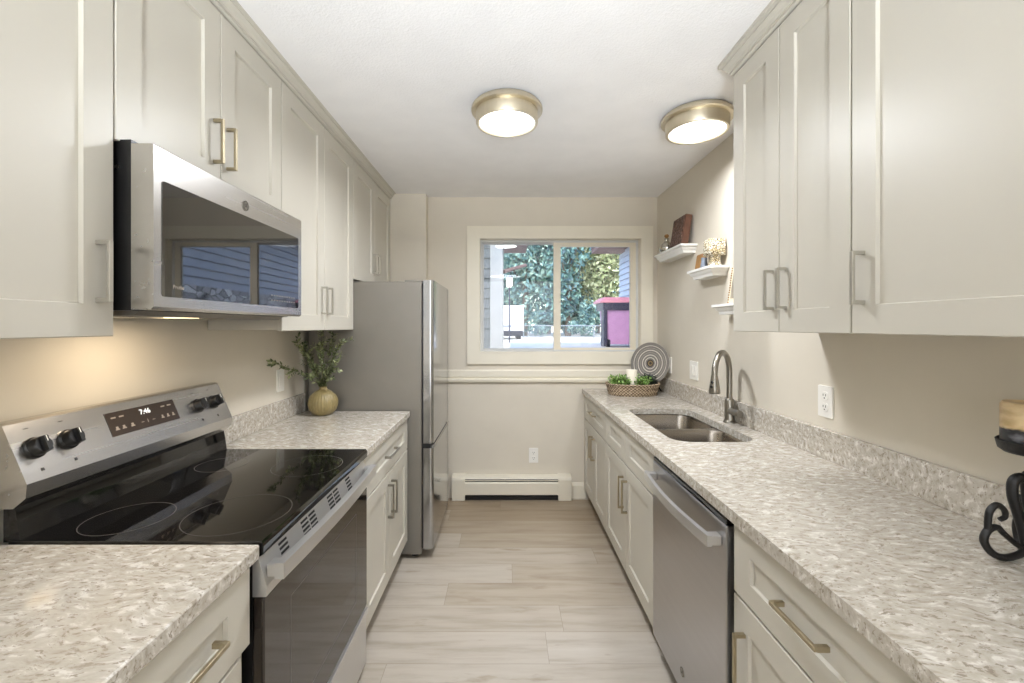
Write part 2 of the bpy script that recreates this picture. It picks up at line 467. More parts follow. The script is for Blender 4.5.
def make_floor():
    bm = bmesh.new(); uvl = bm.loops.layers.uv.new('plank'); tl = bm.faces.layers.float.new('tone')
    y0 = 1.805-.19*23; joint = {26: .037, 25: -.314, 23: .183, 28: -.30, 24: -.95, 27: .55, 29: .75, 30: -.42, 22: -.5, 21: .4}
    tones = {26: (.80, .52), 25: (.82, .55), 23: (.86, .92), 28: (.66, .36), 24: (.8, .74), 27: (.62, .5), 29: (.25, .30), 30: (.28, .12), 31: (.1, .15), 22: (.7, .8)}  # far rows browner: the warm falloff of light put into plank tones
    rnd = random.Random(3)
    for r in range(0, 34):
        ya, yb = y0+.19*r, min(y0+.19*(r+1), YF+.0)
        if ya < YB-.2 or ya >= YF: continue
        j = joint.get(r, rnd.uniform(-.6, .6)); xs = [XL-.02]
        for k in (-2, -1, 0, 1, 2):
            x = j+1.22*k
            if XL < x < XR: xs.append(x)
        xs.append(XR+.02)
        for i in range(len(xs)-1):
            a, b_ = xs[i], xs[i+1]
            f = bm.faces.new([bm.verts.new(p) for p in ((a, ya, 0), (b_, ya, 0), (b_, yb, 0), (a, yb, 0))])
            for lp, (u, v) in zip(f.loops, ((0, 0), (b_-a, 0), (b_-a, yb-ya), (0, yb-ya))): lp[uvl].uv = (u, v)
            t = rnd.uniform(.2, .95)
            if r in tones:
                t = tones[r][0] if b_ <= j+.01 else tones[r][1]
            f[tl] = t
    bmesh.ops.recalc_face_normals(bm, faces=bm.faces[:])
    for f in bm.faces:
        if f.normal.z < 0: f.normal_flip()
    me = bpy.data.meshes.new('floor'); bm.to_mesh(me); bm.free(); me.materials.append(M['floor'])
    o = bpy.data.objects.new('floor', me); COL.objects.link(o); o['kind'] = 'structure'
make_floor()
struct(B().box(XL-.15, XR+.15, YB-.15, YF+.15, -.12, -.001), 'floor_slab', M['toe'])
struct(B().box(XL-.15, XR+.15, YB-.15, YF+.15, ZC, ZC+.12), 'ceiling', M['ceil'])
struct(B().box(XL-.15, XL, YB-.15, YF+.15, 0, ZC), 'wall_left', M['wall'])
struct(B().box(XR, XR+.15, YB-.15, YF+.15, 0, ZC), 'wall_right', M['wall'])
struct(B().box(XL, XR, YB-.15, YB, 0, ZC), 'wall_back', M['wall'])
HX0, HX1, HZ0, HZ1 = -.215, 1.118, 1.204, 2.144      # window opening
b = B(); b.box(XL, HX0, YF, YF+.15, 0, ZC); b.box(HX1, XR, YF, YF+.15, 0, ZC)
b.box(HX0, HX1, YF, YF+.15, 0, HZ0); b.box(HX0, HX1, YF, YF+.15, HZ1, ZC)
struct(b, 'wall_far', M['wall'])
struct(B().box(XL, -.638, 3.458, YF, 0, ZC), 'wall_corner', M['wall'])

# chair rail on the far wall
b = B(); zt, zb = 1.060, .955
b.prism([(YF, zt), (YF-.016, zt), (YF-.020, zt-.008), (YF-.020, zt-.056), (YF-.014, zt-.062), (YF-.012, zt-.070), (YF-.026, zt-.074), (YF-.028, zt-.082), (YF-.024, zt-.098), (YF, zb)], 0, -.638, XR)
struct(b, 'trim_1', M['trim'], 'cream chair rail moulding running under the window')
b = B(); b.prism([(YF, 0), (YF-.014, 0), (YF-.014, .105), (YF-.008, .125), (YF, .13)], 0, .536, .66)
struct(b, 'baseboard_far', M['trim'])

# crown mouldings over the wall cabinets
def crown(side, xw, xf, y0, y1, z0, name, label, ret=False):
    b = B(); s = side; t = ZC
    prof = [(xw, z0+.002), (xf+s*.004, z0+.002), (xf+s*.010, z0+.006), (xf+s*.010, z0+.014), (xf+s*.016, z0+.014), (xf+s*.020, z0+.026), (xf+s*.032, z0+.036), (xf+s*.032, z0+.042), (xf+s*.045, z0+.044), (xf+s*.045, t), (xw, t)]
    if not ret: b.prism(prof, 1, y0, y1)
    else:                                                     # mitred return round the far end
        n = len(prof); base = xf
        front = [(x, y0, z) for x, z in prof]
        corner = [(x, y1+.78*(abs(x-base) if i not in (0, n-1) else 0), z) for i, (x, z) in enumerate(prof)]
        wall = [(xw, y1+.78*(abs(x-base) if i not in (0, n-1) else 0), z) for i, (x, z) in enumerate(prof)]
        b.loops([front, corner, wall])
    struct(b, name, M['cab'], label)
crown(1, XL, -.925, -.3, 3.456, 2.438, 'trim_2', 'cream crown moulding over the cabinets above the microwave and refrigerator')
crown(-1, XR, .915, -.3, 1.729, 2.425, 'trim_3', 'cream crown moulding over the wall cabinets facing the microwave', True)

# ------------------------------------------------------------------ cabinet parts
def shaker(side, xf, y0, y1, z0, z1, st=.075, rl=None, dep=.009, th=.020):
    """shaker front: outer slab with a recessed panel; side=+1 faces +X"""
    rl = rl or st; b = B(); s = side; c = .0018
    R = lambda d, i, k=0: [(xf+s*d, y0+i, z0+k), (xf+s*d, y1-i, z0+k), (xf+s*d, y1-i, z1-k), (xf+s*d, y0+i, z1-k)]
    b.loops([R(-th, 0, 0), R(-c, 0, 0), R(0, c, c), R(0, st, rl), R(-dep, st+.0025, rl+.0025)])
    return b
def pull_v(side, xf, y, z0, z1, mat, parent, name='handle', w=.011, proj=.032, t=.008):
    b = B(); s = side
    b.box(xf+s*(proj-t), xf+s*proj, y-w/2, y+w/2, z0, z1, .0012)
    for z in (z0, z1-t*1.2): b.box(xf, xf+s*(proj-t+.001), y-w/2, y+w/2, z, z+t*1.2)
    return b.build(name, mat, parent)
def pull_h(side, xf, y0, y1, z, mat, parent, name='handle', w=.011, proj=.032, t=.008):
    b = B(); s = side
    b.box(xf+s*(proj-t), xf+s*proj, y0, y1, z-w/2, z+w/2, .0012)
    for y in (y0, y1-t*1.2): b.box(xf, xf+s*(proj-t+.001), y, y+t*1.2, z-w/2, z+w/2)
    return b.build(name, mat, parent)
G = .0016   # half gap between fronts
def carcass(side, xw, xf, y0, y1, z0, z1, parent, toe=None, top=None):
    b = B(); s = side; xw = xw+s*.003
    if toe:
        b.box(xw, xf-s*.021, y0+.001, y1-.001, toe, top or z1)
        if top: b.box(xf-s*.040, xf-s*.021, y0+.001, y1-.001, top, z1)
    else:
        b.box(xw, xf-s*.021, y0+.001, y1-.001, z0, z1)
    o = b.build('body', M['cab'], parent)
    if toe:
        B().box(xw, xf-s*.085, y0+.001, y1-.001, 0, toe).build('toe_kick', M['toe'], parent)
    return o

# ---- wall cabinets, range side
UL, LWX = -.925, XL
def wall_cab(side, xw, xf, y0, y1, z0, z1, doors, label, hz, hmat, dz0=None):
    """doors: list of (ya, yb, handle_y or None)"""
    t = thing('wall_cabinet', (xw, (y0+y1)/2, z0), label, 'cabinet')
    carcass(side, xw, xf, y0, y1, z0, z1, t)
    for ya, yb, hy in doors:
        d = shaker(side, xf, ya+G, yb-G, (dz0 if dz0 is not None else z0-.004), z1-.002, .073).build('door', M['cab'], t)
        if hy is not None: pull_v(side, xf, hy, hz[0], hz[1], hmat, d)
    return t
wall_cab(1, XL, UL, .10, 1.0170, 1.398, 2.438, [(.10, .556, .52), (.556, 1.0170, .975)], 'cream wall cabinet on the near side of the microwave, its pull beside the black casing', (1.472, 1.612), M['pull'])
wall_cab(1, XL, UL, 1.0185, 1.7765, 1.872, 2.438, [(1.0185, 1.397, 1.365), (1.397, 1.7765, 1.43)], 'short two-door cream wall cabinet right above the microwave', (1.935, 2.075), M['bronze'], 1.862)
wall_cab(1, XL, UL, 1.7785, 2.617, 1.402, 2.438, [(1.7785, 2.198, 2.165), (2.198, 2.617, 2.231)], 'tall two-door cream wall cabinet between microwave and refrigerator', (1.478, 1.618), M['pull'])
wall_cab(1, XL, UL, 2.619, 3.456, 1.712, 2.438, [(2.619, 3.045, 3.012), (3.045, 3.456, 3.078)], 'short cream wall cabinet over the refrigerator', (1.785, 1.925), M['pull'])
# ---- wall cabinets, sink side
UR = .915
wall_cab(-1, XR, UR, 1.1405, 1.729, 1.402, 2.425, [(1.1405, 1.4386, 1.405), (1.4386, 1.729, 1.472)], 'two-door cream wall cabinet beside the floating shelves', (1.474, 1.61), M['pull'])
wall_cab(-1, XR, UR, .07, 1.138, 1.402, 2.425, [(.07, .604, .64), (.604, 1.138, 1.100)], 'wide-door cream wall cabinet above the black candle stand', (1.474, 1.61), M['pull'])

# ---- base cabinets
CT, CB = .905, .870          # worktop top and underside
def base_cab(side, xw, xf, y0, y1, toe, split, fronts, label, top=None):
    t = thing('base_cabinet', (xw, (y0+y1)/2, 0), label, 'cabinet')
    carcass(side, xw, xf, y0, y1, 0, CB-.001, t, toe, top)
    for kind, ya, yb, za, zb, h in fronts:
        name = {'d': 'drawer', 'f': 'false_front', 'o': 'door'}[kind]
        st = .08 if kind in 'df' else .07
        o = shaker(side, xf, ya+G, yb-G, za+G, zb-G, st, .061 if kind in 'df' else st).build(name, M['cab'], t)
        if h:
            if h[0] == 'h': pull_h(side, xf, h[1], h[2], h[3], h[4], o)
            else: pull_v(side, xf, h[1], h[2], h[3], h[4], o)
    return t
LF, RF = -.592, .648
ZT = .862
base_cab(1, XL, LF, 1.800, 2.598, .12, .68, [('d', 1.800, 2.598, .68, ZT, ('h', 2.11, 2.29, .772, M['nickel'])),
    ('o', 1.800, 2.199, .125, .676, ('v', 2.166, .452, .622, M['nickel'])), ('o', 2.199, 2.598, .125, .676, ('v', 2.232, .452, .622, M['nickel']))],
    'cream base cabinet between range and refrigerator, one drawer over two doors')
base_cab(1, XL, LF, .10, 1.000, .12, .68, [('d', .55, .998, .68, ZT, ('h', .70, .876, .772, M['bronze'])), ('d', .10, .55, .68, ZT, ('h', .235, .418, .765, M['bronze'])),
    ('o', .55, .965, .125, .676, ('v', .60, .45, .62, M['bronze'])), ('o', .10, .55, .125, .676, ('v', .50, .45, .62, M['bronze']))],
    'cream base cabinet beside the oven door, its drawer pull bronze')
base_cab(-1, XR, RF, 2.781, 3.545, .085, .67, [('d', 2.781, 3.545, .672, ZT, ('h', 3.075, 3.235, .772, M['bronze'])),
    ('o', 2.781, 3.163, .09, .668, ('v', 3.128, .44, .60, M['bronze'])), ('o', 3.163, 3.545, .09, .668, ('v', 3.198, .44, .60, M['bronze']))],
    'cream base cabinet under the woven tray, against the window wall')
base_cab(-1, XR, RF, 1.878, 2.779, .085, .67, [('f', 1.878, 2.3285, .672, ZT, None), ('f', 2.3285, 2.779, .672, ZT, None),
    ('o', 1.878, 2.3285, .09, .668, ('v', 2.293, .42, .595, M['bronze'])), ('o', 2.3285, 2.779, .09, .668, ('v', 2.364, .42, .595, M['bronze']))],
    'cream sink base cabinet with two false fronts beside the dishwasher', .66)
base_cab(-1, XR, RF, .60, 1.222, .085, .67, [('d', .60, 1.222, .668, ZT, ('h', .858, 1.008, .771, M['bronze'])),
    ('o', .60, 1.222, .09, .664, ('v', 1.165, .41, .585, M['bronze']))],
    'cream base cabinet on the near side of the dishwasher, wide drawer with bronze pull')

# ---- worktops
def worktop(y0, y1, x0, x1, spl, label, loc):
    t = thing('worktop', loc, label, 'countertop')
    B().box(x0, x1, y0, y1, CB, CT, .003).build('slab', M['quartz'], t)
    B().box(spl[0], spl[1], spl[2], spl[3], CT, 1.012, .002).build('backsplash', M['quartz'], t)
    return t
worktop(1.783, 2.604, XL+.002, -.578, (XL+.002, XL+.022, 1.783, 2.604), 'speckled quartz worktop carrying the ribbed vase', (XL, 2.2, CB))
worktop(.05, 1.012, XL+.002, -.578, (XL+.002, XL+.022, .05, 1.012), 'speckled quartz worktop on the near side of the range', (XL, .5, CB))
t = thing('worktop', (XR, 2, CB), 'long speckled quartz worktop with the sink set into it', 'countertop')
b = B(); hole = rrect(.750, 1.132, 1.905, 2.685, .09)
fs = holed(b, (.632, .30, XR-.002, YF-.002), hole, CT)
ex = bmesh.ops.extrude_face_region(b.bm, geom=fs)
bmesh.ops.translate(b.bm, verts=[g for g in ex['geom'] if isinstance(g, bmesh.types.BMVert)], vec=(0, 0, CB-CT))
b.build('slab', M['quartz'], t)
B().box(XR-.022, XR-.002, .30, YF-.002, CT, 1.018, .002).build('backsplash', M['quartz'], t)

# ------------------------------------------------------------------ sink and tap
t = thing('sink', (.935, 2.30, .66), 'double bowl stainless steel sink let into the worktop', 'sink')
bowls = [(1.895, 2.282), (2.312, 2.695)]
b = B()
for (a, c), (e, f) in zip(bowls, ((1.885, 2.297), (2.297, 2.72))): holed(b, (.72, e, 1.155, f), rrect(.742, 1.140, a, c, .07), CB-.003)
b.build('rim', M['sinksteel'], t)
for a, c in bowls:
    b = B(); rr = []
    for ins, z, r in ((0, CB-.003, .07), (.006, CB-.02, .07), (.014, .73, .07), (.022, .70, .065), (.045, .685, .05), (.12, .682, .03)):
        rr.append([(x, y, z) for x, y in rrect(.742+ins, 1.140-ins, a+ins, c-ins, r)])
    b.loops(rr, False, True)
    o = b.build('bowl', M['sinksteel'], t, 50)
    b = B(); b.lathe([(.0, .684), (.03, .684), (.042, .688), (.046, .683)], (.935, (a+c)/2, 0), 24); b.build('drain', M['nickel'], o, 40)
t = thing('faucet', (1.195, 2.295, CT), 'brushed nickel gooseneck tap standing behind the sink', 'faucet')
fx, fy = 1.195, 2.295
b = B(); b.lathe([(.031, 0), (.031, .006), (.026, .012), (.0245, .016), (.0245, .118), (.0215, .126), (.0165, .130)], (fx, fy, CT), 32); b.build('base', M['nickel'], t, 40)
dx, dy = -.70, -.71
arc = [(fx, fy, CT+.12), (fx, fy, CT+.20), (fx, fy, CT+.265)]
R = .113
for k in range(1, 17):
    a = PI*k/16*1.02; arc.append((fx+dx*R*(1-math.cos(a)), fy+dy*R*(1-math.sin(PI/2-a) if False else 1-math.cos(a)), CT+.265+R*math.sin(a)))
b = B(); b.tube(arc, .0145, 16); b.build('spout', M['nickel'], t, 60)
e = Vector(arc[-1])
b = B(); b.lathe([(.0155, .012), (.0170, 0), (.0190, -.015), (.0250, -.052), (.0275, -.072), (.024, -.079), (.0, -.079)], e, 24)
o = b.build('spray_head', M['nickel'], t, 40)
b = B(); n = Vector((-.79, -.5, 0)).normalized(); q = Vector((n.y, -n.x, 0))
for dz in (-.022, -.044):
    c = e+Vector((0, 0, dz))+n*(.0175 if dz > -.03 else .0230)
    b.lathe([(.0075, -.003), (.0075, .003), (.005, .005)], c, 12, axis=Matrix((q, Vector((0, 0, 1)), n)).transposed())
b.build('button', M['black'], o)
b = B(); b.cyl((fx, fy-.015, CT+.065), (fx, fy-.098, CT+.065), .019, .019, 20); b.cyl((fx, fy-.098, CT+.065), (fx, fy-.104, CT+.065), .020, .018, 20)
b.tube([(fx, fy-.088, CT+.080), (fx-.004, fy-.090, CT+.095), (fx-.008, fy-.094, CT+.112)], [.006, .005, .0045], 10)
b.build('lever', M['nickel'], t, 40)

# ------------------------------------------------------------------ dishwasher
t = thing('dishwasher', (.95, 1.55, 0), 'stainless steel dishwasher with bowed bar handle under the worktop', 'dishwasher')
B().box(.672, 1.23, 1.246, 1.86, .02, CB-.004).build('body', M['black'], t)
B().box(.70, 1.20, 1.26, 1.85, 0, .02).build('foot', M['black'], t)
b = B(); y0, y1 = 1.243, 1.862
b.box(.638, .668, y0, y1, .09, .838, .003); b.build('door', M['steel_dw'], t)
B().box(.640, .668, y0+.004, y1-.004, .8385, .856, .002).build('control_strip', M['blackglass'], t)
b = B(); b.box(.70, .706, 1.25, 1.86, .02, .088); b.build('toe_panel', M['black'], t)
b = B(); pts = []
for k in range(25):
    u = k/24; pts.append((.600-.020*math.sin(PI*u), y0+.022+u*(y1-y0-.044), .785+.0*u))
ring = lambda p, w, h: [(p[0]-w, p[1], p[2]-h), (p[0]+w, p[1], p[2]-h), (p[0]+w, p[1], p[2]+h), (p[0]-w, p[1], p[2]+h)]
b.loops([ring(p, .007, .0165) for p in pts])
for y in (y0+.024, y1-.054): b.box(.601, .638, y, y+.03, .770, .800, .003)
b.build('handle', M['satin'], t, 30)
def badge(parent, c, ex, ey, r, mat_ring, mat_in):
    ex, ey = Vector(ex).normalized(), Vector(ey).normalized(); n = ex.cross(ey); A = Matrix((ex, ey, n)).transposed()
    b = B(); b.lathe([(0, .0), (r*.98, 0), (r, .001), (r*.98, .0022), (0, .0022)], c, 28, axis=A)
    o = b.build('badge', mat_ring, parent, 40)
    c2 = Vector(c)+n*.0024
    b = B()
    for k in range(32):
        a0, a1 = 2*PI*k/32, 2*PI*(k+1)/32
        P = lambda a, q: c2+ex*q*math.cos(a)+ey*q*math.sin(a)
        b.face([P(a0, r*.82), P(a1, r*.82), P(a1, r*.92), P(a0, r*.92)])
    for k in range(4):
        a = PI/4+PI/2*k; p = [c2+ex*r*(.60*math.cos(a)+.17*math.cos(a+j))+ey*r*(.60*math.sin(a)+.17*math.sin(a+j)) for j in (-1.4, -.4, .6, 1.6, 2.6)]
        for i in range(4):
            d = (p[i+1]-p[i]); w = n.cross(d).normalized()*r*.035
            b.face([p[i]-w, p[i+1]-w, p[i+1]+w, p[i]+w])
    b.build('ring', mat_in, o)
    text('monogram', 'GE', r*.86, c2, ex, ey, mat_in, o, .0003)
badge(t, (.6375, 1.55, .172), (0, -1, 0), (0, 0, 1), .016, M['nickel'], M['darkmark'])

# ------------------------------------------------------------------ range
RY0, RY1 = 1.016, 1.779
t = thing('range', (-.9, 1.4, 0), 'stainless steel electric range with black glass cooktop and knobs', 'stove')
b = B(); b.box(-1.19, -.60, RY0+.004, RY1-.004, .03, .868); b.build('body', M['black'], t)
b = B(); b.prism([(-1.175, .868), (-.590, .868), (-.573, .878), (-.571, .898), (-.576, .910), (-1.175, .910)], 1, RY0, RY1); o = b.build('cooktop', M['blackglass'], t)
def burner(cx, cy, r, inner=None):
    n = 56; z = .9104
    for q in [r]+([inner] if inner else []):
        b = B()
        for k in range(n):
            a0, a1 = 2*PI*k/n, 2*PI*(k+1)/n
            b.face([(cx+q*math.cos(a0), cy+q*math.sin(a0), z), (cx+q*math.cos(a1), cy+q*math.sin(a1), z), (cx+(q-.0018)*math.cos(a1), cy+(q-.0018)*math.sin(a1), z), (cx+(q-.0018)*math.cos(a0), cy+(q-.0018)*math.sin(a0), z)])
        b.build('burner_ring', M['ringm'], o)
burner(-.997, 1.14, .10); burner(-.7235, 1.168, .13); burner(-.722, 1.57, .12); burner(-1.04, 1.58, .085)
# riser and backguard
b = B(); b.prism([(-1.19, .905), (-1.150, .905), (-1.163, .99), (-1.19, .99)], 1, RY0+.003, RY1-.003); b.build('riser', M['blackglass'], t)
fa, fb = Vector((-1.190, 0, 1.181)), Vector((-1.131, 0, 1.043))      # face top and bottom
b = B(); b.prism([(-1.228, 1.178), (-1.222, 1.186), (-1.198, 1.186), (fa.x, fa.z), (fb.x, fb.z), (-1.134, 1.010), (-1.164, .985), (-1.228, .985)], 1, RY0, RY1)
bg = b.build('backguard', M['steel_h'], t)
up = (fa-fb).normalized(); nrm = Vector((.138, 0, .059)).normalized(); ey = Vector((0, 1, 0))
def onface(y, z, lift=0):
    k = (z-fb.z)/(fa.z-fb.z); p = fb.lerp(fa, k); return Vector((p.x, y, p.z))+nrm*lift
def facequad(b, y0, y1, z0, z1, lift, th=.0012):
    c = [onface(y0, z0, lift), onface(y1, z0, lift), onface(y1, z1, lift), onface(y0, z1, lift)]
    b.loops([[p-nrm*th for p in c], c])
b = B(); facequad(b, 1.262, 1.522, 1.092, 1.159, .0012); dsp = b.build('display', M['dispglass'], t)
text('clock_digits', '7:46', .024, onface(1.397, 1.141, .0014), ey, up, M['glyph'], dsp, .0003)
def icon(*quads):
    b = B()
    for q in quads: facequad(b, *q, .0016)
    b.build('icon', M['mark'], dsp)
for y in (1.285, 1.308, 1.338): icon((y-.007, y+.007, 1.107, 1.110), (y-.004, y+.004, 1.1101, 1.117))
for y in (1.285, 1.312): icon((y-.008, y+.008, 1.141, 1.145))
for y in (1.375, 1.418): icon((y-.005, y+.005, 1.111, 1.1125))
icon((1.3942, 1.3958, 1.107, 1.117))
for y in (1.455, 1.478, 1.501): icon((y-.006, y+.006, 1.108, 1.111), (y-.003, y+.003, 1.1111, 1.118))
for y in (1.470, 1.497): icon((y-.008, y+.008, 1.142, 1.146))
for y in (1.06, 1.142, 1.622, 1.706):
    b = B(); facequad(b, y-.004, y+.004, 1.062, 1.069, .0004, .0003); b.build('printed_mark', M['darkmark'], bg)
    b = B(); facequad(b, y-.006, y+.006, 1.164, 1.166, .0004, .0003); b.build('printed_mark', M['darkmark'], bg)
A = Matrix((ey, up, nrm)).transposed()
for y in (1.060, 1.142, 1.622, 1.706):
    c = onface(y, 1.117)
    b = B(); b.lathe([(.0, -.001), (.0265, -.001), (.0265, .006), (.0225, .009), (.0215, .026), (.019, .029), (.0, .029)], c, 28, axis=A)
    k = b.build('knob', M['black'], t, 40)
    b = B(); p = lambda u, v, w: c+ey*u+up*v+nrm*w
    b.loops([[p(-.007, -.020, .028), p(.007, -.020, .028), p(.007, .020, .028), p(-.007, .020, .028)], [p(-.005, -.019, .040), p(.005, -.019, .040), p(.005, .019, .040), p(-.005, .019, .040)]])
    b.build('grip', M['black'], k)
    b = B(); b.loops([[p(-.001, .004, .0402), p(.001, .004, .0402), p(.001, .018, .0402), p(-.001, .018, .0402)], [p(-.001, .004, .0406), p(.001, .004, .0406), p(.001, .018, .0406), p(-.001, .018, .0406)]])
    b.build('pointer', M['white'], k)
# front: vent rail, door, drawer
b = B(); b.prism([(-.60, .775), (-.568, .775), (-.566, .800), (-.587, .866), (-.60, .866)], 1, RY0+.004, RY1-.004); vr = b.build('vent_rail', M['satin'], t)
for y0, n in ((1.105, 1), (1.225, 2), (1.405, 2), (1.565, 1)):
    for c in range(n):
        b = B()
        for r in range(4):
            y = y0+c*.048; z = .818+r*.0115
            f = lambda q: -.566-.021*(q-.8)/.066
            b.loops([[(f(q)+d, a, q) for a, q in ((y, z), (y+.040, z), (y+.040, z+.006), (y, z+.006))] for d in (-.001, .0006)])
        b.build('vent_slots', M['slot'], vr)
b = B(); b.box(-.60, -.572, RY0+.004, RY1-.004, .270, .772, .003); door = b.build('oven_door', M['ovenglass'], t)
b = B()
for a in ((1.145, 1.147, .36, .70), (1.645, 1.647, .36, .70), (1.145, 1.647, .698, .70), (1.145, 1.647, .36, .362)): b.box(-.5722, -.5716, *a)
b.build('window_outline', M['ringm'], door)
b = B(); pts = []
for k in range(25):
    u = k/24; pts.append((-.541+.013*math.sin(PI*u), RY0+.012+u*(RY1-RY0-.024), .832))
b.loops([ring(p, .011, .019) for p in pts])
for y in (RY0+.014, RY1-.046): b.box(-.573, -.546, y, y+.032, .816, .848, .003)
b.build('handle', M['satin'], door, 30)
b = B(); b.box(-.60, -.574, RY0+.004, RY1-.004, .035, .262, .003); b.box(-.576, -.566, RY0+.004, RY1-.004, .238, .262, .002); b.build('drawer', M['satin'], t)
for x in (-1.12, -.66):
    for y in (RY0+.06, RY1-.06): B().cyl((x, y, 0), (x, y, .031), .018, None, 12).build('foot', M['black'], t)

# ------------------------------------------------------------------ microwave
MY0, MY1, MZ0, MZ1, MX = 1.030, 1.775, 1.456, 1.856, -.843
t = thing('microwave', (XL, 1.4, MZ0), 'stainless steel over-the-range microwave with black glass door', 'microwave')
B().box(XL+.003, -.899, MY0+.002, MY1-.002, MZ0, MZ1+.010).build('body', M['black'], t)
b = B(); b.prism([(XL+.03, MZ0), (XL+.06, MZ0-.012), (-.92, MZ0-.012), (-.90, MZ0)], 1, MY0+.03, MY1-.03)
un = b.build('underside', M['frside'], t)
for y0, y1 in ((1.06, 1.22), (1.48, 1.70)): B().box(-1.16, -.97, y0, y1, MZ0-.0145, MZ0-.012).build('grease_filter', M['nickel'], un)
B().box(-1.06, -.98, 1.225, 1.375, MZ0-.0135, MZ0-.012).build('lamp_lens', M['lens'], un)
b = B(); b.prism([(-.897, MZ0+.002), (-.850, MZ0+.002), (MX, MZ0+.009), (MX, MZ1-.004), (-.847, MZ1), (-.897, MZ1)], 1, MY0, MY1)
door = b.build('door', M['steel_h'], t)
b = B(); g = rrect(MY0+.024, MY1-.028, 1.491, 1.775, .008, 3)
b.loops([[(MX-.001, y, z) for y, z in g], [(MX+.0015, y, z) for y, z in g]]); gl = b.build('door_glass', M['mwglass'], door)
badge(door, (MX, 1.393, 1.808), (0, 1, 0), (0, 0, 1), .0165, M['nickel'], M['darkmark'])
text('wordmark', 'Profile', .0145, (MX+.0017, 1.107, 1.517), (0, 1, 0), (0, 0, 1), M['mark'], gl, .0002)
b = B()
for r in range(2):
    for k in range(10):
        y = 1.545+k*.018; z = 1.510+r*.018
        b.box(MX+.0015, MX+.0018, y, y+.008, z, z+.004)
b.build('touch_keys', M['mark'], gl)
b = B(); b.cyl((-.93, MY0+.003, 1.80), (-.93, MY0-.001, 1.80), .005, None, 12); b.build('screw', M['steel_v'], t)

# ------------------------------------------------------------------ refrigerator
FY0, FY1, FX = 2.622, 3.315, -.439
t = thing('refrigerator', (-.85, 2.97, 0), 'grey-sided bottom-freezer refrigerator with stainless doors', 'refrigerator')
B().box(-1.205, -.512, FY0, FY1, .025, 1.692, .006, 2).build('body', M['frside'], t)
B().box(-.512, -.500, FY0+.012, FY1-.012, .06, 1.68).box(-.501, -.456, FY0-.001, FY1-.004, .677, .7035).build('gasket_gap_shade', M['black'], t)  # second box: black strip added as shade in the gap between doors
def fdoor(z0, z1, name, scoop):
    b = B(); r = .016; y0, y1 = FY0-.004, FY1
    out = [(-.500, y0), (-.462, y0)]
    for k in range(7):
        a = -PI/2+PI/2*k/6; out.append((FX-.02+.02*math.cos(a), y0+.02+.02*math.sin(a)))
    for k in range(7):
        a = PI/2*k/6; out.append((FX-.02+.02*math.cos(a), y1-.02+.02*math.sin(a)))
    out.append((-.500, y1))
    b.prism(out, 2, z0, z1)
    return b.build(name, M['frsteel'], t, 25)
fd = fdoor(.704, 1.700, 'door', 0); fz = fdoor(.060, .676, 'freezer_door', 1)
b = B(); b.prism([(-.500, .676), (FX-.010, .676), (FX+.006, .690), (FX+.001, .694), (FX-.016, .681), (-.500, .681)], 1, FY0+.03, FY1-.01); b.build('grip', M['steel_v'], fz)
for x in (-1.1, -.56):
    for y in (FY0+.05, FY1-.05): B().cyl((x, y, 0), (x, y, .026), .022, None, 12).build('foot', M['black'], t)
B().box(-.62, -.50, FY0+.02, FY0+.09, 1.692, 1.703, .003).build('hinge_cover', M['frside'], t)

# ------------------------------------------------------------------ window
w = B()
cw = .097; yo = YF-.018
b = B(); b.loops([[(x, y, z) for x, z in ((a, c), (d, c), (d, e), (a, e))] for y, a, d, c, e in (
    (YF, HX0-cw-.004, HX1+cw, HZ0-cw, HZ1+cw+.003), (yo, HX0-cw-.004, HX1+cw, HZ0-cw, HZ1+cw+.003), (yo, HX0+.002, HX1-.002, HZ0+.002, HZ1-.002), (YF+.005, HX0+.002, HX1-.002, HZ0+.002, HZ1-.002))], False, False)
win = struct(b, 'window_1', M['trim'], 'white-framed sliding window in the far wall')
def frame(b, x0, x1, z0, z1, y0, y1, l, r, bt, tp):
    b.box(x0, x0+l, y0, y1, z0, z1); b.box(x1-r, x1, y0, y1, z0, z1)
    b.box(x0+l, x1-r, y0, y1, z0, z0+bt); b.box(x0+l, x1-r, y0, y1, z1-tp, z1)
    return b
frame(B(), HX0, HX1, HZ0, HZ1, YF+.001, YF+.149, .004, .004, .004, .004).build('jamb', M['trim'], win)
frame(B(), HX0+.004, HX1-.004, HZ0+.004, HZ1-.004, YF+.055, YF+.12, .018, .018, .014, .018).build('outer_frame', M['vinyl2'], win)
f1 = frame(B(), HX0+.022, .462, HZ0+.018, HZ1-.022, YF+.090, YF+.115, .010, .030, .010, .010).build('fixed_sash', M['vinyl2'], win)
f2 = frame(B(), .405, HX1-.020, HZ0+.018, HZ1-.020, YF+.060, YF+.088, .058, .050, .016, .036).build('sliding_sash', M['vinyl'], win)
B().box(HX0+.031, .433, YF+.100, YF+.104, HZ0+.027, HZ1-.031).build('pane', M['glass'], f1)
B().box(.462, HX1-.069, YF+.072, YF+.076, HZ0+.033, HZ1-.055).build('pane', M['glass'], f2)
B().box(.447, .460, YF+.052, YF+.060, 1.62, 1.70, .003).build('latch', M['vinyl'], f2)

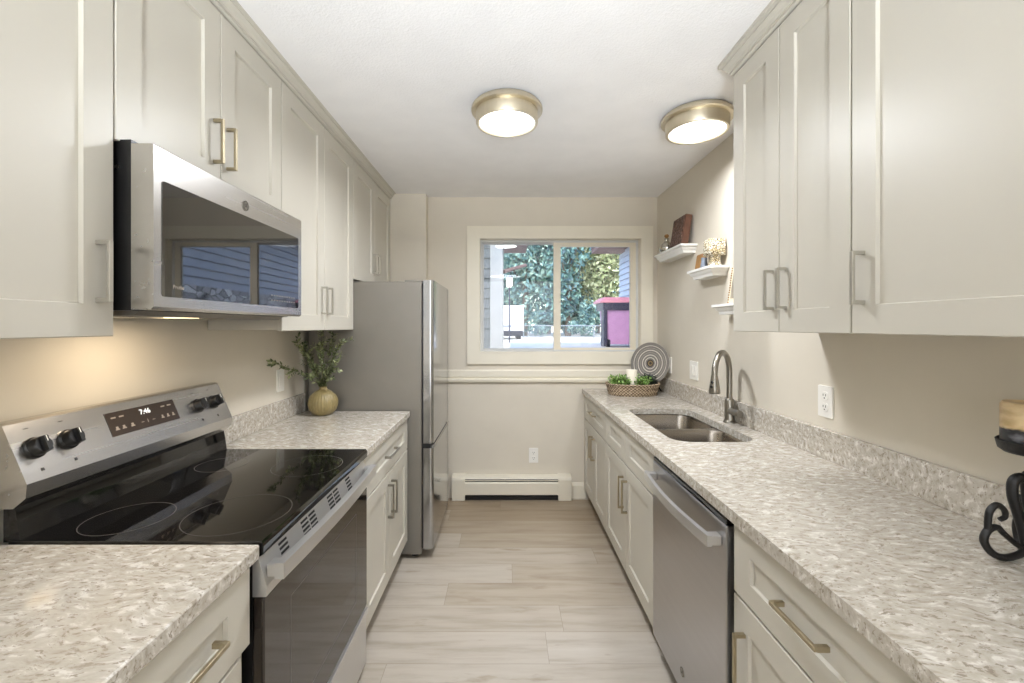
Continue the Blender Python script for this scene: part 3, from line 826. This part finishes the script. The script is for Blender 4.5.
# ------------------------------------------------------------------ baseboard heater
t = thing('baseboard_heater', (.05, YF, 0), 'cream baseboard heater on the floor under the window', 'heater')
b = B(); b.box(-.33, .43, YF-.012, YF-.001, .012, .198); b.prism([(YF-.012, .198), (YF-.058, .190), (YF-.064, .176), (YF-.060, .176), (YF-.054, .186), (YF-.012, .192)], 0, -.33, .43)
b.build('back_panel', M['heater'], t)
b = B(); b.prism([(YF-.066, .050), (YF-.066, .140), (YF-.060, .152), (YF-.056, .152), (YF-.060, .138), (YF-.060, .050)], 0, -.33, .43); b.build('front_cover', M['heater'], t)
B().box(-.33, .43, YF-.046, YF-.014, .05, .12).build('fin_tube_shade', M['slot'], t)
B().box(-.33, .43, YF-.050, YF-.014, .004, .03).build('floor_channel', M['slot'], t)
B().box(-.33, .43, YF-.040, YF-.013, .125, .186).build('fin_tube_shade', M['slot'], t)  # dark strip added to put shade into the slot behind the damper
B().box(-.33, .43, YF-.060, YF-.052, .160, .167).build('damper', M['heater'], t)
for x0, x1 in ((-.436, -.33), (.43, .536)):
    b = B(); b.prism([(YF-.001, .004), (YF-.070, .004), (YF-.070, .170), (YF-.062, .190), (YF-.01, .204), (YF-.001, .204)], 0, x0, x1); b.build('end_cap', M['heater'], t)

# ------------------------------------------------------------------ outlets and switches
def plate(axis, pos, cw, cz, w, h, kind, label, name, cat):
    """axis: '+x','-x','-y' facing; pos on the wall plane"""
    if axis == '-y': P = lambda a, c, d: (a, pos-d, c)
    elif axis == '+x': P = lambda a, c, d: (pos+d, a, c)
    else: P = lambda a, c, d: (pos-d, a, c)
    t = thing(name, P(cw, cz, 0), label, cat)
    def slab(a0, a1, c0, c1, d0, d1, nm, m, par, r=.004):
        g = rrect(a0, a1, c0, c1, r, 3); b = B()
        b.loops([[P(a, c, d0) for a, c in g], [P(a, c, d1-.0008) for a, c in g], [P(cw2(a, a0, a1), c, d1) for a, c in g]]); return b.build(nm, m, par)
    cw2 = lambda a, a0, a1: a
    slab(cw-w/2, cw+w/2, cz-h/2, cz+h/2, 0, .006, 'plate', M['white'], t)
    if kind == 'outlet':
        for dz in (-.022, .022):
            o = slab(cw-.017, cw+.017, cz+dz-.016, cz+dz+.016, .006, .0085, 'receptacle', M['white'], t, .010)
            b = B()
            for da in (-.0065, .0065):
                g = rrect(cw+da-.0014, cw+da+.0014, cz+dz-.001, cz+dz+.008, .0006, 2); b.loops([[P(a, c, .0086) for a, c in g], [P(a, c, .0089) for a, c in g]])
            g = rrect(cw-.0028, cw+.0028, cz+dz-.011, cz+dz-.006, .0024, 4); b.loops([[P(a, c, .0086) for a, c in g], [P(a, c, .0089) for a, c in g]])
            b.build('slot', M['slot'], o)
    else:
        n = 2 if kind == 'double' else 1
        for k in range(n):
            a = cw+(k-(n-1)/2)*.046
            o = slab(a-.0165, a+.0165, cz-.033, cz+.033, .006, .0095, 'rocker', M['white'], t, .002)
    return t
plate('-y', YF, .232, .353, .076, .120, 'outlet', 'white duplex outlet low on the window wall above the heater', 'wall_outlet', 'outlet')
plate('+x', XL, 2.352, 1.122, .074, .120, 'single', 'white plate on the wall behind the sprigs in the vase', 'wall_switch', 'switch')
plate('-x', XR, 1.681, 1.124, .076, .122, 'outlet', 'white duplex outlet on the sink wall under the two-door cabinet', 'wall_outlet', 'outlet')
plate('-x', XR, 2.858, 1.125, .118, .122, 'double', 'white double rocker plate on the sink wall above the backsplash', 'wall_switch', 'switch')
plate('-x', XR, 3.28, 1.123, .076, .122, 'single', 'white plate on the wall at the edge of the ringed disc', 'wall_switch', 'switch')

# ------------------------------------------------------------------ ceiling lamps
def lamp(x, y, label, power):
    t = thing('ceiling_light', (x, y, ZC), label, 'lamp', 'flush ceiling lights')
    b = B(); b.lathe([(.10, 0), (.158, 0), (.160, -.010), (.170, -.012), (.172, -.016), (.172, -.028), (.168, -.032), (.158, -.033), (.145, -.032)], (x, y, ZC), 56); b.build('canopy', M['lampm'], t, 35)
    b = B(); b.lathe([(.143, -.028), (.150, -.032), (.150, -.082), (.147, -.088), (.136, -.088), (.134, -.078)], (x, y, ZC), 56); b.build('drum', M['lampm'], t, 35)
    b = B(); b.lathe([(.0, -.074), (.1345, -.074), (.1345, -.082), (.10, -.088), (.05, -.091), (0, -.092)], (x, y, ZC), 48); b.build('diffuser', M['diff'], t, 40)
    area('lamp_light', (x, y, ZC-.096), (0, 0, 0), .25, .25, power, (.92, .95, 1), 'DISK', 2.85)
lamp(.007, 2.085, 'flush nickel ceiling light in the middle of the ceiling', 18)
lamp(.968, 2.175, 'flush nickel ceiling light close to the sink wall', 7.5)

# ------------------------------------------------------------------ floating shelves and what stands on them
def shelf(y0, y1, zt, label):
    b = B(); x0 = 1.144; x = XR
    prof = [(0, 0), (0, -.014), (.010, -.018), (.016, -.030), (.026, -.040), (.030, -.055)]
    rings = []
    for d, dz in prof:
        rings.append([(x0+d, y0+d, zt+dz), (x, y0+d, zt+dz), (x, y1-d, zt+dz), (x0+d, y1-d, zt+dz)])
    b.loops(rings); o = b.at('floating_shelf', M['shelfw'], (x, (y0+y1)/2, zt))
    tag(o, label, 'shelf')
    return o
shelf(2.809, 3.305, 1.96, 'white floating shelf carrying the brown box, nearest the window')
shelf(2.407, 2.713, 1.762, 'white floating shelf carrying the mosaic candle lamp')
shelf(2.06, 2.389, 1.537, 'white floating shelf half hidden by the wall cabinet')

# brown carved box leaning on the wall, shelf 1
t = thing('carved_box', (1.20, 2.93, 1.961), 'dark brown carved wooden box leaning on the shelf nearest the window', 'box')
def leaned(name, par, mat, x0, x1, y0, y1, z0, z1, lean, base, bev=.003):
    b = B(); b.box(x0, x1, y0, y1, z0, z1, bev)
    bmesh.ops.transform(b.bm, verts=b.bm.verts[:], matrix=Matrix.Translation(base) @ Matrix.Rotation(lean, 4, 'Y') @ Matrix.Translation(-Vector(base)))
    return b.build(name, mat, par)
bs = (1.215, 2.95, 1.961)
leaned('body', t, M['wood'], 1.170, 1.215, 2.86, 3.06, 1.963, 2.165, .15, bs)
leaned('carved_front', t, M['carved'], 1.164, 1.170, 2.868, 3.052, 1.972, 2.157, .15, bs, .001)
t = thing('decanter', (1.195, 3.19, 1.961), 'small silvery decanter with stopper beside the brown box', 'bottle')
b = B(); b.lathe([(.0, 0), (.040, 0), (.050, .012), (.053, .035), (.042, .062), (.022, .080), (.014, .090), (.014, .104), (.018, .107), (0, .107)], (1.195, 3.19, 1.9605), 28); b.build('body', M['silver'], t, 60)
b = B(); b.lathe([(0, .107), (.008, .107), (.009, .114), (.016, .122), (.016, .132), (.009, .140), (0, .141)], (1.195, 3.19, 1.9605), 18); b.build('stopper', M['amber'], t, 60)
t = thing('candle_lamp', (1.20, 2.475, 1.762), 'mosaic glass candle lamp, cube shade over a narrow stem', 'candle holder')
def sqloop(cx, cy, h, z, r=.006): return [(x, y, z) for x, y in rrect(cx-h, cx+h, cy-h, cy+h, r, 3)]
b = B(); b.loops([sqloop(1.200, 2.47, q, z) for q, z in ((.027, 1.7625), (.029, 1.765), (.024, 1.795), (.026, 1.824))]); b.build('stem', M['mosaic'], t, 30)
b = B(); b.loops([sqloop(1.200, 2.47, q, z) for q, z in ((.043, 1.824), (.045, 1.828), (.045, 1.912), (.043, 1.916), (.039, 1.916), (.039, 1.85))]); b.build('shade', M['mosaic'], t, 30)
t = thing('wooden_block', (1.20, 2.62, 1.762), 'amber wooden picture block leaning beside the mosaic lamp', 'ornament')
leaned('block', t, M['amber'], 1.185, 1.205, 2.60, 2.70, 1.764, 1.862, .16, (1.205, 2.65, 1.762))
o = B().lathe([(0, 0), (.019, 0), (.022, .01), (.016, .045), (.018, .062), (.014, .062), (.012, .012), (0, .010)], (1.180, 2.555, 1.7625), 22).at('small_glass', M['bluegl'], (1.180, 2.555, 1.7625), smooth=50)
tag(o, 'tiny smoky glass votive in front of the amber block', 'ornament')
t = thing('picture_frame', (1.20, 2.25, 1.537), 'cream beaded picture frame leaning on the half hidden shelf', 'picture frame')
bs = (1.222, 2.25, 1.5375)
leaned('border', t, M['cream'], 1.205, 1.220, 2.165, 2.335, 1.539, 1.735, .13, bs)
leaned('print', t, M['photo'], 1.2025, 1.205, 2.19, 2.31, 1.565, 1.71, .13, bs, 0)
b = B()
for k in range(15):
    for y in (2.172, 2.328):
        b.lathe([(0, -.0045), (.0032, -.0032), (.0045, 0), (.0032, .0032), (0, .0045)], (1.2035, y, 1.546+k*.0132), 8)
bmesh.ops.transform(b.bm, verts=b.bm.verts[:], matrix=Matrix.Translation(bs) @ Matrix.Rotation(.13, 4, 'Y') @ Matrix.Translation(-Vector(bs)))
b.build('beading', M['amber'], t)

# ------------------------------------------------------------------ vase with sprigs
vx, vy = -1.062, 2.505
ribs = lambda a, h: 1+.022*math.cos(30*a)*max(0, min(1, (h-.01)/.03, (.135-h)/.03))
b = B(); b.lathe([(0, 0), (.042, 0), (.056, .006), (.073, .030), (.081, .062), (.079, .085), (.068, .112), (.046, .134), (.024, .146), (.020, .154), (.023, .164), (.019, .165), (.016, .155), (.019, .14), (0, .13)], (vx, vy, CT+.0005), 180, ribs)
o = b.at('vase', M['vase'], (vx, vy, CT), smooth=60); tag(o, 'round ribbed mustard vase on the worktop by the refrigerator', 'vase')
def leafpair(b, p, d, L, wd, rnd):
    """two pointed leaves each side of a stem point"""
    u = d.orthogonal().normalized(); u.rotate(Matrix.Rotation(rnd.uniform(0, 2*PI), 3, d))
    for s in (1, -1):
        dr = (u*s+d*.7+Vector((rnd.uniform(-.2, .2), rnd.uniform(-.2, .2), rnd.uniform(-.2, .2)))).normalized()
        sd = dr.cross(d).normalized()*wd; nn = dr.cross(sd).normalized()*L*.08
        b.face([p, p+dr*L*.45+sd+nn, p+dr*L, p+dr*L*.45-sd+nn])
SPR = [(-.14, -.30, .165), (-.11, -.10, .26), (-.13, .03, .23), (-.005, -.02, .315), (.055, .02, .30), (.125, -.04, .265), (.105, -.08, .15), (-.05, -.13, .20), (.02, -.10, .24)]
rnd = random.Random(5)
for i, (ax, ay, hh) in enumerate(SPR):
    base = Vector((vx, vy, CT+.165)); z0 = Vector((vx+ax*.03, vy+ay*.03, CT+.135))
    tip = Vector((max(vx+ax, XL+.02), vy+ay, CT+.165+hh))
    path = smoothpath([z0, base+Vector((ax*.12, ay*.12, .02)), base+Vector((ax*.5, ay*.5, hh*.58)), tip], 7)
    t = thing('greenery_sprig', z0, 'small-leaved olive green sprig standing in the ribbed mustard vase', 'plant', 'sprigs in the vase')
    b = B(); b.tube(path, [.0022-.0014*k/len(path) for k in range(len(path))], 6); b.build('stem', M['stem'], t, 60)
    b = B()
    for k in range(4, len(path)):
        d = (path[k]-path[k-1]).normalized()
        leafpair(b, path[k], d, rnd.uniform(.022, .034), .0078, rnd)
        if k > 9: leafpair(b, (path[k]+path[k-1])/2, d, rnd.uniform(.018, .028), .007, rnd)
        if k % 5 == 0 and k > 6:                                # side twig
            sd = d.orthogonal().normalized(); sd.rotate(Matrix.Rotation(rnd.uniform(0, 6.28), 3, d)); dr = (sd+d*.9).normalized()
            for q in range(1, 6):
                p = path[k]+dr*q*.012
                if p.x > XL+.02: leafpair(b, p, dr, .024, .007, rnd)
    b.build('leaves', M['leaf'], t, fix=False)

# ------------------------------------------------------------------ tray, candle, greens, plate
tx, ty, ra, rb = .958, 3.245, .197, .140
t = thing('woven_tray', (tx, ty, CT), 'oval woven wicker tray on the worktop under the window', 'tray')
b = B(); rings = []; seg, rows = 180, 13
def el(r, z, m=0): return [(tx+(ra+r+m*(1 if (k//2+int(z*400)) % 2 else -1)*.0)*math.cos(2*PI*k/seg), ty+(rb+r)*math.sin(2*PI*k/seg), z) for k in range(seg)]
def elw(r, z, row):
    out = []
    for k in range(seg):
        a = 2*PI*k/seg; wv = .0035*math.sin(a*45+PI*row)
        out.append((tx+(ra+r+wv)*math.cos(a), ty+(rb+r+wv)*math.sin(a), z))
    return out
rings.append([(tx+.5*(p[0]-tx), ty+.5*(p[1]-ty), CT+.001) for p in el(-.02, 0)])
rings.append(el(-.022, CT+.001))
for r in range(rows): rings.append(elw(-.020+.020*r/(rows-1), CT+.003+.077*r/(rows-1), r))
for p in range(9):
    a = PI*p/8; rings.append(el(.004-.008*(1-math.cos(a))*.9, CT+.081+.007*math.sin(a)))
rings.append(el(-.030, CT+.012)); rings.append([(tx+.5*(p[0]-tx), ty+.5*(p[1]-ty), CT+.012) for p in el(-.04, 0)])
b.loops(rings); b.build('basket', M['wicker'], t, 70)
b = B(); pts = [(tx+(ra+.001)*math.cos(2*PI*k/90), ty+(rb+.001)*math.sin(2*PI*k/90), CT+.083+.002*math.sin(k*1.4)) for k in range(91)]
b.tube(pts, .006, 8); b.build('rim', M['wicker'], t, 60)
o = B().lathe([(0, 0), (.040, 0), (.041, .003), (.041, .172), (.038, .176), (.030, .172), (0, .170)], (.942, 3.215, CT+.0125), 36).at('pillar_candle', M['wax'], (.942, 3.215, CT+.0125), smooth=40)
tag(o, 'white pillar candle standing in the woven tray', 'candle')
def greens(name, spots, mat, label, n, L):
    t = thing(name, (spots[0][0], spots[0][1], CT+.013), label, 'plant')
    b = B(); r = random.Random(len(spots)*3+n); sb = B()
    for (x, y) in spots:
        for k in range(n):
            a = r.uniform(0, 2*PI); tl = r.uniform(.2, .9); p0 = Vector((x, y, CT+.04)); p1 = p0+Vector((math.cos(a)*.05*tl, math.sin(a)*.05*tl, r.uniform(.055, .105)))
            sb.tube([p0, (p0+p1)/2+Vector((0, 0, .008)), p1], .0012, 5)
            d = (p1-p0).normalized()
            for q in (.35, .5, .62, .75, .87, 1):
                leafpair(b, p0.lerp(p1, q)+Vector((0, 0, .008*math.sin(q*PI))), d, L*r.uniform(.7, 1.2), L*.32, r)
        sb.cyl((x, y, CT+.013), (x, y, CT+.045), .006, None, 8)
    sb.build('stems', M['stem'], t); b.build('leaves', mat, t, fix=False)
greens('fern_clump', [(tx-.13, 3.20), (tx-.10, 3.26), (tx-.075, 3.17), (tx-.04, 3.29), (tx-.14, 3.27)], M['fern'], 'bright green faux fern clump in the tray, on the side away from the wall', 16, .020)
greens('fern_clump', [(tx+.06, 3.165), (tx+.09, 3.21), (tx+.035, 3.16), (tx+.05, 3.29)], M['fern'], 'green faux fern clump between the white candle and dark leaves', 14, .018)
greens('dark_leaf_clump', [(tx+.125, 3.21), (tx+.14, 3.25), (tx+.11, 3.28)], M['darkfern'], 'dark blue-green leaf clump at the tray end by the wall', 13, .022)
# ringed plate on a black easel
pc = Vector((1.134, 3.372, 1.129)); lean = math.radians(-10); PHI = math.radians(-48)
Ax = Matrix.Rotation(math.radians(90)+lean, 3, 'X') @ Matrix.Identity(3)
Ax = Matrix.Rotation(PHI, 3, 'Z') @ Ax
b = B(); b.lathe([(0, -.012), (.02, -.006), (.12, -.004), (.160, .006), (.164, .010), (.160, .013), (.12, .003), (.045, .0005), (.02, -.003), (0, -.008)], (0, 0, 0), 72)
o = b.build('ringed_disc', M['ring'], smooth=50); o.location = pc; o.rotation_euler = Ax.to_euler(); ROOT[o.name] = pc
tag(o, 'grey round disc with pale rings leaning in the corner by the window', 'plate')
t = thing('display_easel', (pc.x, pc.y, CT), 'black easel holding up the grey ringed disc', 'stand')
b = B()
for dx_ in (-.055, .055):                                    # built facing -Y about the origin, then turned with the disc
    b.tube(smoothpath([(dx_, -.075, .012), (dx_, -.078, .052), (dx_, -.060, .040), (dx_, .020, .042), (dx_, .034, .09), (dx_*.5, .060, .19)], 6), .005, 8)
    b.tube(smoothpath([(dx_, -.075, .008), (dx_*1.2, -.03, .018), (dx_, .01, .040)], 5), .005, 8)
    b.tube([(dx_, .02, .05), (dx_, .070, .006)], .005, 8)
b.box(-.06, .06, .016, .026, .036, .046)
bmesh.ops.transform(b.bm, verts=b.bm.verts[:], matrix=Matrix.Translation((pc.x, pc.y, CT)) @ Matrix.Rotation(PHI, 4, 'Z'))
b.build('frame', M['iron'], t, 60)

# ------------------------------------------------------------------ candle stand near the wall cabinet
cx, cy = 1.156, .94; mp = .002186
def px(x, y): return Vector(((x/3.42+960-505.5)*mp, cy, 1.417-((y/3.42+380)-326.5)*mp))
t = thing('candle_stand', (cx, cy, CT), 'black wrought iron scroll candle stand on the long worktop', 'candle holder')
b = B(); b.lathe([(0, 1.136), (.046, 1.138), (.054, 1.145), (.058, 1.164), (.056, 1.166), (.053, 1.152), (0, 1.148)], (cx, cy, 0), 44); b.build('dish', M['iron'], t, 40)
b = B(); b.tube([(cx, cy, 1.14), (cx, cy, 1.06), (cx, cy, .97)], [.009, .007, .008], 12); b.lathe([(0, 1.085), (.012, 1.09), (.014, 1.10), (.012, 1.11), (0, 1.115)], (cx, cy, 0), 16); b.build('post', M['iron'], t, 50)
CA = [(226, 560), (219, 592), (160, 612), (112, 598), (82, 556), (94, 520), (126, 508), (150, 530), (192, 566), (226, 585)]
CB_ = [(94, 520), (97, 470), (106, 446), (127, 432), (150, 448), (154, 472), (136, 482)]
CC = [(234, 350), (206, 336), (182, 354), (180, 400), (194, 452), (210, 512), (222, 570), (230, 596)]
for k, ang in enumerate((0, 2.05, -2.05)):
    b = B()
    for pts, r in ((CA, .0076), (CB_, .0066), (CC, .0095)):
        P = smoothpath([px(*p)+Vector((0, 0, .003)) for p in pts], 7)
        sc = 1 if k == 0 else .6
        Q = []
        for p in P:
            v = p-Vector((cx, cy, 0)); v.x *= sc; v.y = .0; v.rotate(Matrix.Rotation(ang, 3, 'Z')); Q.append(Vector((cx, cy, 0))+v)
        n = len(Q); b.tube(Q, [r*(.75+.25*math.sin(PI*min(1, i/n+.2))) for i in range(n)], 10)
    b.build('leg', M['iron'], t, 60)
o = B().lathe([(0, 0), (.048, 0), (.0505, .002), (.0505, .094), (.047, .100), (.041, .096), (0, .093)], (cx, cy, 1.1725), 44).at('layered_candle', M['wax2'], (cx, cy, 1.1725), smooth=40)
tag(o, 'tan and black layered candle on the wrought iron stand', 'candle')
o.location.z = 1.1495

# ------------------------------------------------------------------ outside the window
GZ = .97
o = struct(B().box(-30, 30, YF+.16, 40, GZ-.3, GZ), 'ground', M['ground'], 'pale gravel yard outside the window')
def leafcloud(b, c, rad, n, size, rnd, clumps=14):
    c = Vector(c); cs = []
    for k in range(clumps):
        v = Vector((rnd.gauss(0, 1), rnd.gauss(0, 1), rnd.gauss(0, 1))).normalized()*rnd.uniform(.25, .85)
        cs.append(c+Vector((v.x*rad[0], v.y*rad[1], v.z*rad[2])))
    for i in range(n):
        q = cs[rnd.randrange(clumps)]; v = Vector((rnd.gauss(0, 1), rnd.gauss(0, 1), rnd.gauss(0, 1))).normalized()*rnd.uniform(.5, 1)**.5
        p = q+Vector((v.x*rad[0], v.y*rad[1], v.z*rad[2]))*.42
        if p.z < GZ+.05: continue
        d = (v+Vector((rnd.uniform(-1, 1), rnd.uniform(-1, 1), rnd.uniform(-.6, 1)))).normalized()
        s = d.orthogonal().normalized(); s.rotate(Matrix.Rotation(rnd.uniform(0, 6.28), 3, d)); w2 = d.cross(s); L = size*rnd.uniform(.6, 1.3)
        b.face([p-s*L, p+w2*L*.45, p+s*L, p-w2*L*.45])
def tree(name, x, y, h, rx, mat, label, n=4200, seed=1, low=.35, size=.13):
    r = random.Random(seed); t = thing(name, (x, y, GZ), label, 'tree')
    b = B(); b.tube([(x, y, GZ), (x+.05, y, GZ+h*.3), (x-.05, y+.05, GZ+h*.62)], [.16, .12, .05], 10)
    for k in range(5):
        a = r.uniform(0, 6.28); z = GZ+h*r.uniform(.25, .5); b.tube([(x, y, z), (x+math.cos(a)*rx*.4, y+math.sin(a)*rx*.4, z+h*.16)], [.06, .02], 7)
    b.build('trunk', M['bark'], t, 60)
    b = B(); leafcloud(b, (x, y, GZ+h*(low+1)/2), (rx, rx*.8, h*(1-low)/2*1.05), n, size, r, 20); b.build('foliage', mat, t, fix=False)
tree('tree', .9, 20.5, 6.6, 2.0, M['tree1'], 'blue-green leafy tree behind the lamp post outside the window', 5200, 1, .12)
tree('tree', 2.9, 20.0, 6.8, 1.7, M['tree3'], 'dark blue-green tree behind the middle stile of the window', 4600, 2, .1)
tree('tree', 4.8, 21, 6.2, 2.0, M['tree2'], 'pale olive tree seen above the purple bin', 4600, 3, .1)
tree('tree', -1.6, 22, 6.8, 2.2, M['tree3'], 'dark leafy tree behind the shingled wall corner', 4200, 4, .15)
tree('tree', 7.2, 23, 7.0, 2.4, M['tree1'], 'tall leafy tree past the end of the siding house', 4200, 5, .15)
tree('tree', 2.6, 26, 9.0, 4.2, M['tree3'], 'tallest tree standing behind the other trees', 5200, 6, .1, .2)
for i, (x, y, hh, m, lb) in enumerate(((3.4, 18.2, 1.5, 'tree1', 'low bluish shrub by the wire fence below the dark tree'), (4.9, 18.0, 1.7, 'tree2', 'low olive shrub by the fence next to the purple bin'), (1.7, 18.6, 1.2, 'tree3', 'low dark shrub beside the white box'))):
    r = random.Random(20+i); b = B(); leafcloud(b, (x, y, GZ+hh*.5), (.9, .6, hh*.5), 1600, .08, r, 10)
    o = b.at('shrub', M[m], (x, y, GZ), fix=False); tag(o, lb, 'shrub')
for i, (x, lb) in enumerate(((.3, 'broad dark hedge bush behind the white box'), (3.4, 'broad dark hedge bush behind the wire fence'), (6.5, 'broad dark hedge bush behind the purple bin'))):
    r = random.Random(40+i); b = B(); leafcloud(b, (x, 23.5, GZ+1.2), (1.45, .8, 1.25), 3200, .16, r, 24)
    o = b.at('hedge_bush', M['tree1'], (x, 23.5, GZ), fix=False); tag(o, lb, 'shrub')
tree('tree', -.3, 27, 8.5, 3.4, M['tree1'], 'broad blue-green tree behind the white box', 5200, 8, .02, .2)
tree('tree', 6.0, 28, 9.0, 4.0, M['tree3'], 'broad dark tree far behind the purple bin', 5200, 9, .02, .2)
# wire fence
t = thing('wire_fence', (2.5, 17, GZ), 'low galvanised wire fence along the far side of the yard', 'fence')
for x in (.7, 2.1, 3.5, 4.9, 6.3): B().cyl((x, 17, GZ), (x, 17, GZ+.50), .025, None, 8).build('post', M['fence'], t)
b = B(); b.cyl((.7, 17, GZ+.48), (6.3, 17, GZ+.48), .016, None, 8); b.cyl((.7, 17, GZ+.06), (6.3, 17, GZ+.06), .010, None, 8); b.build('rail', M['fence'], t)
b = B()
for k in range(80):
    x = .7+k*.07
    b.tube([(x, 17.0, GZ+.06), (min(x+.42, 6.3), 17.0, GZ+.06+min(.42, 6.3-x))], .003, 4); b.tube([(x+.07, 17.005, GZ+.06), (max(x+.07-.42, .7), 17.005, GZ+.06+min(.42, x+.07-.7))], .003, 4)
b.build('mesh', M['fence'], t)
# neighbouring house with lap siding on the right
t = thing('siding_house', (4.5, 7.5, GZ), 'grey house with lap siding and stone foot beyond the purple bin', 'house')
def lap(z0, z1, step, axis, a, b0, b1, out, th=.018):
    """sawtooth clapboard wall: axis 0 faces -X at x=a, spanning y b0..b1; axis 1 faces -Y at y=a, spanning x"""
    n = int((z1-z0)/step); prof = []
    for k in range(n): prof += [(a-out, z0+k*step), (a-out+th, z0+(k+1)*step-.001)]
    prof += [(a+.12, z0+n*step), (a+.12, z0)]
    b = B(); b.prism(prof, 1 if axis == 0 else 0, b0, b1); return b
lap(2.02, 3.36, .135, 0, 2.9, 3.9, 10.9, .035, .034).build('siding', M['siding'], t)
b = B(); b.box(2.86, 3.0, 3.9, 10.92, GZ, 2.02); b.build('stone_foot', M['stone'], t)
B().box(3.02, 6, 3.9, 10.88, GZ, 3.36).build('core', M['siding'], t)
b = B(); b.box(2.30, 6, 3.7, 11.5, 3.36, 3.46); b.build('soffit', M['soffit'], t)
b = B(); b.prism([(2.28, 3.46), (2.28, 3.58), (4.4, 4.7), (6.2, 3.7), (6.2, 3.46)], 1, 3.7, 11.5); b.build('roof', M['roof'], t)
# shingled wing with a cream corner board on the left
t = thing('shingled_wing', (-1.6, 6.5, GZ), 'grey shingled wall with cream corner board just outside the window', 'house')
lap(GZ, 2.95, .14, 1, 6.0, -3.2, -.215, .02).build('shingles', M['shingle'], t)
B().box(-.215, -.035, 5.96, 8.5, GZ, 2.95, .01).build('corner_board', M['post'], t)
B().box(-3.2, -.22, 6.13, 8.5, GZ, 2.95).build('core', M['shingle'], t)
b = B(); b.box(-3.4, .42, 5.6, 9, 2.95, 3.05); b.build('soffit', M['soffit'], t)
b = B(); b.prism([(5.55, 3.05), (5.55, 3.2), (9, 4.3), (9, 3.05)], 0, -3.4, .45); b.build('roof', M['roof'], t)
b = B(); b.tube([(-.03, 6.3, 2.22), (.35, 7.6, 2.50)], .03, 8); b.build('brace', M['soffit'], t)
# wheelie bin
t = thing('wheelie_bin', (2.5, 9.6, GZ), 'purple wheelie bin with dark lid beside the siding house', 'bin')
b = B(); b.loops([[(x, y, z) for x, y in rrect(2.46-q*.9, 2.46+q*.9, 9.6-q, 9.6+q, .05, 4)] for q, z in ((.27, GZ+.06), (.34, GZ+.93))]); b.build('body', M['bin'], t, 30)
b = B(); b.loops([[(x, y, z) for x, y in rrect(2.46-q, 2.46+q, 9.6-q*1.05, 9.6+q*1.05, .05, 4)] for q, z in ((.36, GZ+.80), (.37, GZ+.96))]); b.build('rim', M['binlid'], t, 30)
b = B(); b.loops([[(x, y, z) for x, y in rrect(2.46-q-.05, 2.46+q, 9.6-q*1.05, 9.6+q*1.05, .06, 4)] for q, z in ((.38, GZ+.96), (.38, GZ+1.0), (.28, GZ+1.08))]); b.build('lid', M['lidpink'], t, 30)
B().box(2.11, 2.19, 9.22, 9.5, GZ+.02, GZ+.86, .02).build('side_frame', M['binlid'], t)
for y in (9.4, 9.85): B().cyl((2.2, y, GZ+.1), (2.27, y, GZ+.1), .1, None, 18).build('wheel', M['tyre'], t)
# white box added for a reflection in the window glass, and lamp post
t = thing('reflection_box', (.2, 15.5, GZ), 'white box standing in for a window reflection beyond the corner board', 'pane_reflection')
b = B(); b.box(-.9, .62, 14.6, 17.2, GZ+.24, GZ+1.16, .07, 3); b.build('body', M['pane_reflection'], t, 40)
B().box(-.88, .60, 14.52, 14.62, GZ+.12, GZ+.30, .02).build('bumper', M['tyre'], t)
B().box(-.1, .22, 14.585, 14.6, GZ+.42, GZ+.50, .004).build('plate', M['fence'], t)
for x in (-.8, .38):
    for y in (15.1, 16.7): B().cyl((x, y, GZ+.17), (x+.16, y, GZ+.17), .17, None, 20).build('wheel', M['tyre'], t)
t = thing('lamp_post', (.13, 12, GZ), 'slim lamp post with glowing lantern in front of the trees', 'lamp')
b = B(); b.cyl((.11, 12, GZ), (.11, 12, 2.52), .022, .018, 12); b.build('post', M['binlid'], t, 50)
b = B(); b.loops([sqloop(.11, 12, q, z, .01) for q, z in ((.05, 2.52), (.08, 2.56), (.09, 2.76))]); b.build('lantern', M['lantern'], t)
b = B(); b.loops([sqloop(.11, 12, q, z, .008) for q, z in ((.11, 2.76), (.10, 2.78), (.02, 2.84))]); b.build('cap', M['binlid'], t)
